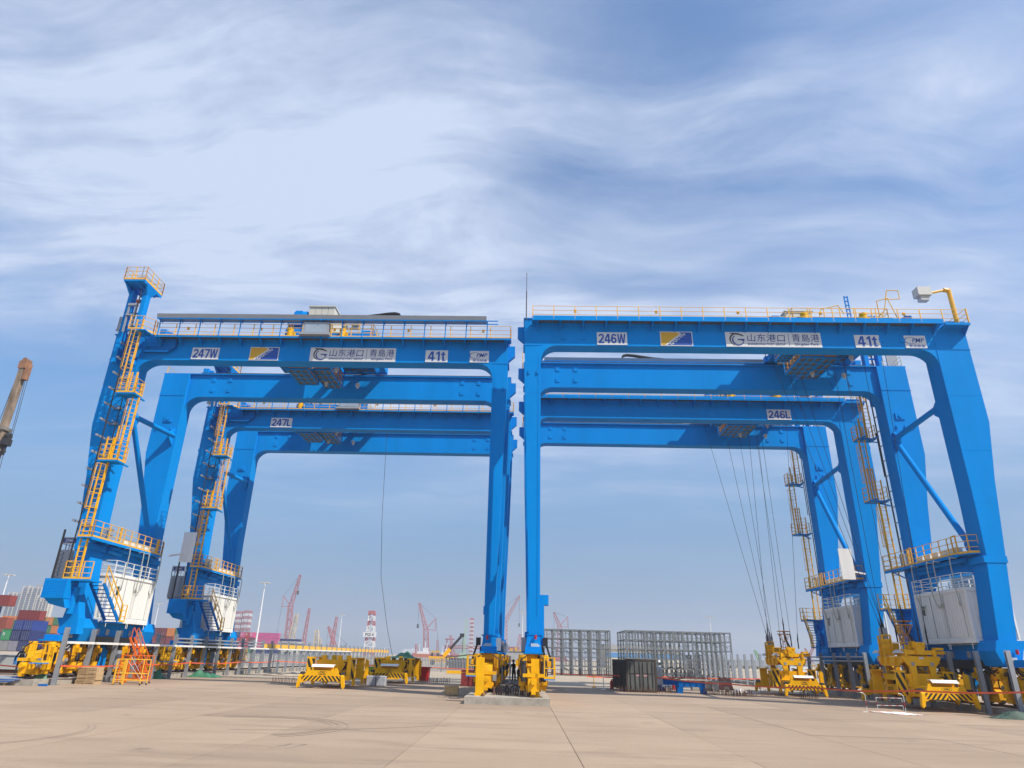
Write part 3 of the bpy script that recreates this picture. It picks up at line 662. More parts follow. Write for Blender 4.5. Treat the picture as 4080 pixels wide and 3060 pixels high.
    ladder(MB(), -11.3, yA-0.95, 12.4, 14.6, 0.34).obj('gate_ladder', RAILY, R)
    ladder(MB(), -11.35, yA-0.95, 16.7, 18.2, 0.34).obj('gate_ladder', RAILY, R)
    # landing by the house, stairs down to its door
    ld = B(-12.2, -10.35, yA-1.5, yA-0.35, 5.3, 5.4).box(-12.0, -11.9, yA-0.35, yA+0.02, 5.25, 5.4)
    ld.tube((-12.0, yA-1.2, 5.15), (-11.85, yA-1.2, 5.15), 0.13, 10)
    LD = ld.obj('stair_landing', BLUE, R)
    rails(MB(), [(-11.95, yA-0.4, 5.4), (-11.95, yA-1.48, 5.4), (-10.37, yA-1.48, 5.4)], h=0.95, r=0.02, step=0.5, toe=0.1).obj('landing_railing', RAILY, LD)
    st = MB()
    for x in (-10.98, -10.2):
        st.beam((x, yA-0.4, 5.3), (x+0.3, yA+1.35, 3.35), 0.05, 0.2)
    for k in range(10):
        t = (k+0.5)/10; st.box(-10.96+0.3*t, -10.2+0.3*t, yA-0.4+1.75*t-0.1, yA-0.4+1.75*t+0.1, 5.25-1.95*t-0.02, 5.25-1.95*t+0.02)
    st.obj('stair', BLUED, LD)
    sr = MB()
    for zz in (0.45, 0.9): sr.beam((-10.15, yA-0.4, 5.35+zz), (-9.85, yA+1.35, 3.4+zz), 0.045)
    for t in (0, 0.35, 0.7, 1): sr.beam((-10.15+0.3*t, yA-0.4+1.75*t, 5.3-1.95*t), (-10.15+0.3*t, yA-0.4+1.75*t, 6.25-1.95*t), 0.04)
    sr.obj('stair_railing', YEL, LD)
    lp = B(-10.95, -9.75, yA+1.3, yA+1.62, 3.22, 3.3); lp.obj('door_step', BLUE, LD)
    rails(MB(), [(-9.77, yA+1.3, 3.3), (-9.77, yA+1.75, 3.3)], h=0.95, r=0.02, step=0.4, toe=0.1).obj('step_railing', YEL, LD)
    # guarded box and bracket at the outer front corner
    gb = B(-12.72, -11.42, yA-1.75, yA-0.75, 4.35, 5.38); gb = gb.obj('reel_guard', BLUE, R)
    gr = MB()
    for i in range(9):
        for j in range(7):
            for f in (0,):
                x = -12.66 + i*0.14; z = 4.45 + j*0.128
                gr.box(x, x+0.085, yA-1.765, yA-1.75, z, z+0.075)
    gr.obj('guard_mesh', BLUE, gb, kind='stuff')
    MB().prism([(-12.55, yA-1.7, 4.35), (-11.45, yA-1.7, 4.35), (-11.35, yA-1.5, 3.85), (-12.3, yA-1.5, 4.05)], (0, 0.9, 0)).obj('guard_base', BLUE, gb)
    bk = MB().tube((-11.3, yA-1.0, 5.0), (-11.45, yA-0.9, 3.6), 0.2, 10).xz([(-11.75, 3.9), (-11.25, 4.6), (-10.95, 3.4), (-10.85, 2.55), (-11.9, 2.55), (-11.95, 2.7)], yA-0.75, yA-0.14)
    bk.obj('reel_bracket', BLUE, R)
    # grey transformer cabinet on the outer side
    tc = B(-14.6, -13.5, -2.4, -0.4, 5.7, 7.35)
    for i in range(6):
        for q in (0, 1): tc.box(-14.5+q*0.6, -14.3+q*0.6, -2.4, -2.46, 5.8+i*0.25, 5.95+i*0.25)
    for i in range(9): tc.box(-14.6, -14.64, -2.35+i*0.22, -2.28+i*0.22, 5.75, 7.3)
    tc.box(-14.6, -12.4, -2.3, -0.5, 5.55, 5.7).beam((-14.2, -1.4, 5.55), (-12.6, -1.4, 4.6), 0.12)
    T = tc.obj('transformer_cabinet', GREY, R)
    rails(MB(), [(-14.6, -0.4, 7.35), (-14.6, -2.4, 7.35), (-13.5, -2.4, 7.35)], h=0.75, r=0.018, n=2, step=0.55).obj('cabinet_railing', GREY, T)
    B(-14.52, -13.56, -2.44, -2.48, 7.72, 8.08).obj('cabinet_sign', PLATE, T)
    B(-14.48, -13.6, -2.482, -2.486, 7.76, 8.04).obj('sign_field', NAVY, T)
    link('sign_lettering', text_fit('sign_lettering', 'ZPMC', 0.6, 0.16, PLATE, bold=0.02), T, (-14.04, -2.492, 7.9))

def trolley(R):
    T = bpy.data.objects.new('trolley', None); COL.objects.link(T); T.parent = R
    z = GT + 0.17
    f = MB()
    for s in (-1, 1):
        f.box(-3.0, 2.9, s*(YI-0.18), s*(YI+0.18), z+0.12, z+0.55)
        for x in (-2.3, 2.2): f.tube((x, s*(YI-0.1), z+0.13), (x, s*(YI+0.1), z+0.13), 0.16, 12)
    for x in (-2.9, -0.8, 0.9, 2.5): f.box(x, x+0.4, -(YI-0.18), YI-0.18, z+0.1, z+0.5)
    f.obj('trolley_frame', BLUE, T)
    g = MB()
    for i in range(5):
        for j in range(6): g.box(-0.1+i*0.46, 0.32+i*0.46, -2.4+j*0.8, -1.66+j*0.8, z+0.02, z+0.05)
    g.obj('deck_grating', GRATE, T, kind='stuff')
    u = MB()
    for j in range(7): u.box(-0.15, 2.25, -2.44+j*0.8, -2.38+j*0.8, z-0.06, z+0.02)
    for i in range(6): u.box(-0.15+i*0.46, -0.1+i*0.46, -2.4, 2.4, z-0.06, z+0.02)
    u.obj('deck_frame', BLUE, T)
    for (xa, xb, ya, yb, zz, nm) in ((-2.75, -1.4, -2.3, 0.4, 19.62, 'hanging_platform'), (-1.35, -0.1, -1.5, 1.9, 19.95, 'hanging_platform'), (-3.6, -2.8, -1.9, -0.4, 20.2, 'hanging_platform')):
        p = MB()
        for i in range(3):
            for j in range(4): p.box(xa+0.04+i*(xb-xa)/3, xa+(i+1)*(xb-xa)/3-0.04, ya+0.05+j*(yb-ya)/4, ya+(j+1)*(yb-ya)/4-0.05, zz, zz+0.03)
        P = p.obj(nm, GRATE, T, kind='stuff')
        q = MB()
        for i in range(4): x = xa + i*(xb-xa)/3; q.box(x-0.04, x+0.04, ya-0.03, yb+0.03, zz-0.05, zz+0.07)
        for j in range(5): y = ya + j*(yb-ya)/4; q.box(xa, xb, y-0.045, y+0.045, zz-0.045, zz+0.065)
        for (x, y) in ((xa, ya), (xb, ya), (xa, yb), (xb, yb)): q.beam((x, y, zz), (x, y, z+0.2), 0.07)
        q.obj('platform_frame', BLUE, T)
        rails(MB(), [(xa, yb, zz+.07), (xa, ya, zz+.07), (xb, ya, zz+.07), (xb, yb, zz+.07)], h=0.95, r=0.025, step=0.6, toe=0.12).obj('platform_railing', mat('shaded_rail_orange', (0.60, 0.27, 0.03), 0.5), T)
    for (x, y) in ((-1.9, -0.9), (-0.9, 0.6), (0.5, -1.9), (1.3, 0.9)): MB().box(x-0.12, x+0.12, y-0.1, y+0.1, 19.75, 19.95).tube((x, y, 19.75), (x, y, 19.6), 0.09, 8).obj('camera_unit', LGREY, T)
    h = MB()
    for k in range(4): h.box(-2.15+k*0.46, -1.71+k*0.46, -1.52, 1.1, z+0.9, 24.85)
    h.box(-2.2, -0.26, -1.6, 1.2, 24.85, 24.93).box(-2.2, -0.26, -1.45, 1.05, z+0.5, z+0.9)
    h.obj('machinery_house', mat('beige_panel', (0.56, 0.53, 0.44), 0.5, var=0.04), T)
    w = MB().tube((-3.2, -1.2, 24.2), (-2.3, -1.2, 24.2), 0.4, 12).box(-3.5, -2.35, -1.7, -0.9, 23.3, 24.0).box(-3.3, -2.3, -1.6, -0.6, z+0.5, 23.2)
    w.beam((-3.6, -1.5, 22.9), (-2.9, -1.5, 24.3), 0.12).beam((-3.2, -1.0, 24.4), (-2.3, -1.0, 24.2), 0.12).beam((-2.9, -1.3, 24.5), (-2.2, -0.8, 23.1), 0.1).box(-3.1, -2.6, -1.6, -1.0, 23.7, 24.5)
    w.beam((-2.6, -1.4, 24.3), (-2.25, -1.4, 23.4), 0.09).beam((-3.3, -0.8, 23.2), (-2.6, -0.8, 24.1), 0.1)
    w.obj('hoist_winch', BLUE, T)
    MB().path([(-3.4, -1.4, 23.3), (-3.0, -1.55, 22.6), (-2.4, -1.5, 22.3)], 0.08, 6).obj('hoist_cable', BLACK, T)
    lt = MB().box(0.3, 0.75, -1.5, -1.1, 23.35, 23.7).box(1.0, 1.6, -1.5, -1.1, 23.45, 23.75).box(0.3, 1.6, -1.4, -1.2, 23.2, 23.3).box(0.8, 0.9, -1.4, -1.2, z+0.5, 23.2)
    lt.obj('trolley_light', LGREY, T)
    for (x, y) in ((-2.6, -YI-0.35), (1.0, -YI-0.35), (-2.6, YI+0.35), (1.0, YI+0.35)):
        m = MB().tube((x, y, 21.5), (x, y, 22.05), 0.2, 12).tube((x, y, 22.05), (x, y, 22.2), 0.22, 12).box(x-0.18, x+0.18, y-0.18, y+0.18, 21.3+0.1, 21.5).box(x+0.18, x+0.36, y-0.1, y+0.1, 21.7, 21.95)
        m.obj('travel_motor', YEL, T)
    b = MB().box(1.8, 2.7, -1.6, -0.6, z+0.5, 22.95).box(1.85, 2.6, 0.3, 1.4, z+0.5, 22.6).box(-0.1, 1.2, -2.2, -1.3, z+0.5, 22.3)
    b.obj('drive_housing', BLUE, T)
    rails(MB(), [(-3.0, -2.6, z+0.5), (2.9, -2.6, z+0.5), (2.9, 2.6, z+0.5), (-3.0, 2.6, z+0.5), (-3.0, -2.6, z+0.5)], h=0.95, r=0.02, step=1.0).obj('trolley_railing', RAILY, T)
    return T
def part(o, name):
    for c in o.children:
        if c.name.split('.')[0] == name: return c
# grey collector board hanging over the side-A walkway beside the trolley
def collector(R, x):
    c = B(x-0.85, x+0.85, -(YO+0.72), -(YO+0.30), 21.12, 22.05).obj('collector_board', GREY, R)
    B(x-0.72, x+0.72, -(YO+0.735), -(YO+0.72), 21.3, 21.95).obj('collector_panel', mat('panel_blue_grey', (0.30, 0.36, 0.42), 0.4), c)
    MB().prism([(x-0.98, -(YO+0.92), 21.06), (x+0.98, -(YO+0.92), 21.06), (x+0.98, -(YO+0.2), 21.12), (x-0.98, -(YO+0.2), 21.12)], (0, 0, 0.14)).obj('collector_tray', GREY, c)
# signs; x along the face as the reader sees it, face: -1 = side A, +1 = side B
def sign_root(R, x, z, w, h, face, fieldmat=None):
    P = B(-w/2, w/2, 0.0, 0.03, -h/2, h/2).obj('sign_plate', fieldmat or PLATE, R)
    if face < 0: P.location = (x, -YO-0.035, z)
    else: P.location = (-x, YO+0.035, z); P.rotation_euler = (0, 0, pi)
    return P
def sign_text(P, body, w, h, x=0, z=0, m=None, name='lettering', y=-0.008, **k):
    return link(name, text_fit(name, body, w, h, m or SBLUE, **k), P, (x, y, z))
ZS = 20.0
def number_sign(R, body, x, face):
    P = sign_root(R, x, ZS, 1.82, 0.84, face); link('lettering', block_text('lettering', body, 1.64, 0.64, SBLUE), P, (0, -0.008, 0))
def main_signs(R, body, xs, face):
    number_sign(R, body, xs[0], face)
    # port company flag
    P = sign_root(R, xs[1], ZS+0.03, 1.94, 0.96, face)
    w, h = 1.84/2, 0.86/2
    MB().prism([(-w, -0.004, -h), (w, -0.004, -h), (w, -0.004, h), (-w, -0.004, h)], (0, 0.004, 0)).obj('sign_field', SBLUE, P)
    MB().prism([(-w, -0.008, -h), (-w*0.72, -0.008, -h), (w*0.30, -0.008, h*0.86), (w*0.18, -0.008, h), (-w, -0.008, h)], (0, 0.004, 0)).obj('gold_field', SGOLD, P)
    MB().prism([(-w*0.78, -0.012, -h), (-w*0.62, -0.012, -h), (w*0.36, -0.012, h*0.78), (w*0.12, -0.012, h), (w*0.02, -0.012, h), (w*0.24, -0.012, h*0.76)], (0, 0.004, 0)).obj('white_band', PLATE, P)
    t = sign_text(P, 'QQCTN', 1.15, 0.2, x=0.06, z=-0.04, m=PLATE, y=-0.016, bold=0.03); t.rotation_euler = (0, -radians(38), 0)
    # port group sign
    P = sign_root(R, xs[2], ZS+0.03, 5.66, 0.98, face)
    def ann(cx, cz, r0, r1, a0, a1, y, n=18):
        v = []; fs = []
        for i in range(n+1):
            t = i/n; a = radians(a0+(a1-a0)*t); tt = sin(pi*min(1, t*1.15))*0.5+0.5
            ri = r1 - (r1-r0)*tt
            v += [(cx+ri*cos(a), y, cz+ri*sin(a)), (cx+r1*cos(a), y, cz+r1*sin(a))]
        for i in range(n): fs.append((2*i, 2*i+1, 2*i+3, 2*i+2))
        return v, fs
    lg = MB(); lg.add(*ann(-2.18, 0.0, 0.33, 0.43, 60, 250, -0.006)); lg.prism([(-2.2, -0.009, 0.36), (-1.9, -0.009, 0.36), (-1.72, -0.009, 0.24), (-1.78, -0.009, 0.2), (-2.0, -0.009, 0.29), (-2.2, -0.009, 0.42), (-2.5, -0.009, 0.44), (-2.6, -0.009, 0.5-0.1), (-2.5, -0.009, 0.38)], (0, 0.004, 0))
    lg.obj('emblem_crest', BRONZE, P)
    l2 = MB(); l2.add(*ann(-2.1, -0.06, 0.27, 0.36, 120, 365, -0.012)); l2.prism([(-2.12, -0.014, 0.02), (-1.7, -0.014, 0.02), (-1.74, -0.014, -0.1), (-1.9, -0.014, -0.1), (-1.9, -0.014, -0.05), (-2.12, -0.014, -0.05)], (0, 0.004, 0))
    l2.obj('emblem_letter', NAVY, P)
    sign_text(P, '山东港口', 2.25, 0.5, x=-0.42, z=0.11, m=NAVY, shear=0.08)
    sign_text(P, 'SHANDONG PORT GROUP', 2.25, 0.14, x=-0.42, z=-0.3, m=NAVY, bold=0.012)
    MB().prism([(0.9, -0.006, -0.4), (0.925, -0.006, -0.4), (0.925, -0.006, 0.4), (0.9, -0.006, 0.4)], (0, 0.004, 0)).obj('divider', NAVY, P)
    sign_text(P, '青島港', 1.62, 0.52, x=1.92, z=0.13, m=NAVY)
    sign_text(P, 'Qingdao Port', 1.4, 0.2, x=1.92, z=-0.3, m=NAVY, bold=0.008)
    P = sign_root(R, xs[3], ZS-0.02, 1.46, 0.84, face); link('lettering', block_text('lettering', '41t', 1.12, 0.68, SBLUE), P, (0, -0.008, 0))
    P = sign_root(R, xs[4], ZS-0.02, 1.24, 0.82, face)
    l = MB(); l.add(*ann(-0.2, 0.1, 0.24, 0.29, 60, 330, -0.006)); o = l.obj('emblem_ring', SBLUE, P); o.scale = (1.35, 1, 0.75)
    sign_text(P, 'PMP', 0.72, 0.28, x=0.16, z=0.1, shear=0.3, bold=0.012)
    sign_text(P, '青岛装备', 0.95, 0.17, x=0.05, z=-0.27)

c247w = make_crane(); c247w.location = (-13.77, 42.57, 0)
c247l = copy_tree(c247w); c247l.location = (-13.77, 56.4, 0)
c246w = copy_tree(c247w); c246w.location = (12.47, 39.8, 0); c246w.rotation_euler = (0, 0, pi)
c246l = copy_tree(c247w); c246l.location = (12.47, 52.72, 0); c246l.rotation_euler = (0, 0, pi)
for c, tx, rot in ((c247w, 0.35, 0), (c247l, -3.3, 0), (c246w, -7.3, pi), (c246l, -6.5, pi)):
    t = part(c, 'trolley'); t.location = (tx, 0, 0); t.rotation_euler = (0, 0, rot)
    if rot:
        for nm in ('machinery_house', 'hoist_winch', 'hoist_cable', 'trolley_light'): part(t, nm).location = (0, 1.9, -0.55)
collector(c247w, -0.05); collector(c247l, -1.3); collector(c246w, -2.5); collector(c246l, -2.5)
def X7(x): return x + 13.77
def X6(x): return x - 12.47
main_signs(c247w, '247W', [X7(-21.18), X7(-17.24), X7(-11.36), X7(-5.84), X7(-3.05)], -1)
number_sign(c247l, '247L', X7(-20.84), -1)
main_signs(c246w, '246W', [X6(5.18), X6(9.05), X6(14.82), X6(20.35), X6(23.16)], 1)
number_sign(c246l, '246L', X6(19.74), 1)
tag(c247w, 'blue gantry crane numbered 247W, left one in front, with a caged ladder mast', group='blue rail gantry cranes')
tag(c247l, 'blue gantry crane numbered 247L, standing behind the left front crane', group='blue rail gantry cranes')
tag(c246w, 'blue gantry crane on the right numbered 246W, nearest to the viewer', group='blue rail gantry cranes')
tag(c246l, 'blue gantry crane numbered 246L, standing behind the right front crane', group='blue rail gantry cranes')
# things only some of the cranes carry
wp = MB().box(-10.65, -9.75, 4.5, 4.56, 7.6, 9.7).beam((-11.4, 4.45, 8.0), (-10.3, 4.48, 8.2), 0.1)
wp.obj('white_panel', WHITE, c247w)
wp.obj('white_panel', WHITE, c246l)
cm = MB().tube((-13.3, YO+0.2, 21.0), (-13.3, YO+0.2, 23.5), 0.13, 10).tube((-13.3, YO+0.2, 23.5), (-11.85, YO+0.2, 23.15), 0.08, 8).tube((-13.3, YO+0.2, 23.4), (-13.0, YO+0.2, 23.45), 0.14, 8)
cm = cm.obj('camera_arm', RAILY, c246w)
B(-12.0, -11.2, YO, YO+0.6, 22.9, 23.45).box(-11.85, -11.35, YO+0.1, YO+0.5, 22.6, 22.9).obj('camera_housing', LGREY, cm)
MB().tube((12.5, YO+0.5, 21.0), (12.5, YO+0.5, 23.0), 0.04, 6).tube((12.5, YO+0.5, 23.0), (12.5, YO+0.5, 24.3), 0.02, 5).obj('antenna', DARK, c246w)
ld = MB().beam((-7.9, 2.6, 21.6), (-7.9, 2.6, 23.8), 0.06).beam((-7.7, 2.6, 21.6), (-7.7, 2.6, 23.8), 0.06)
for k in range(7): ld.box(-7.9, -7.7, 2.57, 2.63, 21.9+k*0.3, 21.95+k*0.3)
ld.obj('lattice_post', BLUE, c246w)
gt = MB().path([(-9.4, 3.0, 21.6), (-9.9, 3.0, 22.9), (-10.2, 3.0, 24.0), (-10.9, 3.0, 24.0), (-10.9, 3.0, 23.4), (-10.0, 3.0, 23.35), (-10.2, 3.0, 24.0)], 0.03, 5)
gt.path([(-9.2, 3.4, 21.6), (-9.2, 3.4, 23.0), (-9.9, 3.4, 23.2), (-10.3, 3.4, 21.6)], 0.03, 5).path([(-5.6, 3.0, 21.6), (-5.9, 3.0, 22.6), (-7.0, 3.0, 22.9), (-7.3, 3.0, 22.3)], 0.03, 5)
gt.obj('raised_gate', RAILY, c246w)
# end stops of the middle rails
for X, lab in ((-2.0, 'tall yellow rail end stop on the concrete slab, left of the pair'), (0.6, 'tall yellow rail end stop on the concrete slab, right of the pair')):
    m = MB().box(X-0.19, X+0.19, 33.75, 34.1, 0.32, 1.95).box(X-0.22, X+0.22, 33.7, 34.15, 0.30, 0.42)
    m.prism([(X-0.03, 34.1, 0.35), (X-0.03, 34.8, 0.35), (X-0.03, 34.1, 1.6)], (0.06, 0, 0)).box(X-0.15, X+0.15, 34.1, 34.25, 1.2, 1.5)
    tag(m.obj('rail_end_stop', YEL), lab, 'end stop', 'rail end stops')
# ------------------------------------------------------------------ container spreaders
def stripes(mb, x0, x1, z0, z1, y, w=0.09, mirror=True, lean=0.8):
    """black diagonal bars on a plate lying in x-z, clipped to the plate"""
    H = z1 - z0
    def clip(poly, x0, x1):
        for lim, sg in ((x0, 1), (x1, -1)):
            out = []
            for i in range(len(poly)):
                a, b = poly[i], poly[(i+1) % len(poly)]
                ia, ib = sg*(a[0]-lim) >= 0, sg*(b[0]-lim) >= 0
                if ia: out.append(a)
                if ia != ib:
                    t = (lim-a[0])/(b[0]-a[0]); out.append((lim, a[1]+t*(b[1]-a[1])))
            poly = out
            if not poly: return []
        return poly
    halves = ((x0, (x0+x1)/2, 1), ((x0+x1)/2, x1, -1)) if mirror else ((x0, x1, -1),)
    for a, b, sg in halves:
        x = a - H*lean - w
        while x < b + H*lean + w:
            p = clip([(x, z0), (x+w, z0), (x+w+sg*H*lean, z1), (x+sg*H*lean, z1)], a+0.01, b-0.01)
            if len(p) > 2: mb.prism([(q[0], y, q[1]) for q in p], (0, 0.003, 0))
            x += w*2.0
def make_spreader():
    S = empty('container_spreader', '', 'spreader')
    bm = MB()
    for x in (-0.62, 0.62): bm.box(x-0.2, x+0.2, -2.95, 2.95, 0.48, 0.98)
    bm.obj('telescopic_beam', YEL, S)
    for x, sg in ((-0.823, -1), (0.823, 1)):
        t = text_fit('side_lettering', 'ZPMC', 0.8, 0.24, BLKP, bold=0.03); o = link('side_lettering', t, S, (x, -2.0, 0.72)); o.rotation_euler = (0, 0, pi/2*sg)
        t = text_fit('side_lettering', 'SWL 41 SINGLE', 0.85, 0.13, BLKP, bold=0.02); o = link('side_lettering', t, S, (x, -0.62, 0.8)); o.rotation_euler = (0, 0, pi/2*sg)
        t = text_fit('side_lettering', 'QQCTN', 0.7, 0.2, BLKP, bold=0.02); o = link('side_lettering', t, S, (x, 0.9, 0.74)); o.rotation_euler = (0, 0, pi/2*sg)
    for s in (-1, 1):
        y = s*3.05
        e = MB()
        e.xz([(-1.22, 0.70), (-1.22, 0.32), (-1.06, 0.32), (-0.92, 0.40), (0.92, 0.40), (1.06, 0.32), (1.22, 0.32), (1.22, 0.70)], y, y-s*0.3)
        e.xz([(-1.12, 0.701), (1.12, 0.701), (0.98, 0.80), (0.86, 1.12), (0.74, 1.12), (0.70, 0.98), (-0.70, 0.98), (-0.74, 1.12), (-0.86, 1.12), (-0.98, 0.80)][::1], y-s*0.02, y-s*0.12)
        E_ = e.obj('end_beam', YEL, S)
        st = MB(); stripes(st, -1.2, 1.2, 0.405, 0.69, y+0.001 if s > 0 else y-0.004, w=0.12, lean=0.9)
        # bars over the notch are left off
        st.obj('hazard_stripes', BLKP, E_)
        cv = MB().prism([(-0.66, y+s*0.05, 1.17), (-0.66, y-s*0.14, 1.31), (-0.66, y-s*0.4, 1.31), (-0.66, y-s*0.4, 1.27), (-0.66, y-s*0.13, 1.27), (-0.66, y+s*0.02, 1.15)], (1.32, 0, 0)).obj('white_cover', WHITE, E_)
        MB().box(-0.6, 0.6, y-s*0.35, y-s*0.3, 0.95, 1.27).obj('end_motor_case', YELD, E_)
        rg = MB().ring((0, y-s*0.0, 0.885), 0.26, 0.012, 20, axis=(0, 1, 0)); o = rg.obj('emblem_ring', BLKP, E_)
        for v in o.data.vertices: v.co.z = 0.885 + (v.co.z-0.885)*0.28; v.co.y = y-s*0.022 + (0.004 if s > 0 else -0.004)
        t = link('lettering', text_fit('lettering', 'ZPMC', 0.34, 0.085, BLKP, shear=0.2, bold=0.02), E_, (0, y-s*0.022+s*0.005, 0.885))
        t2 = link('lettering', text_fit('lettering', '上海振华重工', 0.5, 0.075, BLKP, bold=0.01), E_, (0, y-s*0.022+s*0.005, 0.765))
        if s > 0: t.rotation_euler = (0, 0, pi); t2.rotation_euler = (0, 0, pi)
        for q in (-1, 1):
            x = q*1.2
            f = MB().prism([(x-q*0.02, y+s*0.12, 0.66), (x+q*0.14, y+s*0.12, 0.66), (x+q*0.2, y+s*0.12, 0.3), (x+q*0.22, y+s*0.12, 0.12), (x+q*0.16, y+s*0.12, 0.0), (x+q*0.06, y+s*0.12, 0.1), (x-q*0.0, y+s*0.12, 0.34)], (0, -s*0.2, 0))
            f.tube((x-q*0.05, y, 0.66), (x+q*0.14, y, 0.66), 0.09, 10)
            f.obj('corner_guide', YEL, S)
            tw = MB().tube((x-q*0.09, y-s*0.15, 0.2), (x-q*0.09, y-s*0.15, 0.36), 0.04, 8).obj('twist_lock', DARK, S)
            mo = MB().tube((x-q*0.02, y-s*0.35, 0.78), (x+q*0.02, y-s*0.05, 0.78), 0.12, 10).obj('guide_motor', DARK, S)
        # side guide arm, turned up
        x = 1.42
        a = MB().prism([(x-0.1, y-s*0.55, 0.7), (x+0.12, y-s*0.55, 0.7), (x+0.13, y-s*0.55, 1.5), (x+0.05, y-s*0.55, 1.6), (x-0.08, y-s*0.55, 1.6), (x-0.12, y-s*0.55, 1.2)], (0, -s*0.14, 0)).obj('raised_guide', YEL, S)
        MB().box(x-0.12, x+0.12, y-s*0.75, y-s*0.4, 0.45, 0.7).obj('guide_bracket', YEL, S)
    # middle frame
    m = MB()
    for s in (-1, 1):
        m.xz([(-1.0, 0.42), (1.0, 0.42), (0.86, 0.75), (0.82, 1.2), (0.95, 1.45), (0.95, 1.52), (0.62, 1.56), (0.62, 1.82), (0.34, 1.82), (0.34, 1.56), (-0.34, 1.56), (-0.34, 1.82), (-0.62, 1.82), (-0.62, 1.56), (-0.95, 1.52), (-0.95, 1.45), (-0.82, 1.2), (-0.86, 0.75)], s*1.25, s*1.05)
    m.box(-0.95, -0.7, -1.05, 1.05, 1.2, 1.5).box(0.7, 0.95, -1.05, 1.05, 1.2, 1.5).box(-0.7, 0.7, -0.5, 0.5, 0.5, 1.0)
    m.obj('centre_frame', YEL, S)
    for q in (-1, 1):
        x = q*1.25
        for s in (-1, 1):
            g = MB().box(x-0.26, x+0.26, s*1.3, s*1.22, 0.46, 1.64).box(x-0.3, x+0.3, s*1.3, s*0.95, 1.64, 1.7)
            g.prism([(x+0.16, s*1.28, 0.5), (x+0.3, s*1.28, 0.5), (x+0.32, s*1.28, 0.2), (x+0.22, s*1.28, 0.1), (x+0.12, s*1.28, 0.25)], (0, -s*0.14, 0))
            G = g.obj('guide_plate', YEL, S)
            st = MB(); stripes(st, x-0.24, x+0.24, 0.5, 1.6, s*1.303, w=0.17, mirror=False, lean=0.42); st.obj('hazard_stripes', BLKP, G)
    hy = MB().box(-0.5, 0.5, -1.0, 1.0, 1.0, 1.3); hy.obj('hydraulic_unit', DARK, S)
    hs = MB()
    for k in range(3): hs.path([(0.85, -1.5-0.1*k, 0.98), (0.98, -1.45-0.1*k, 1.25), (0.98, -1.3, 1.4), (0.7, -1.2, 1.45)], 0.03, 5)
    hs.obj('hydraulic_hoses', BLACK, S)
    return S
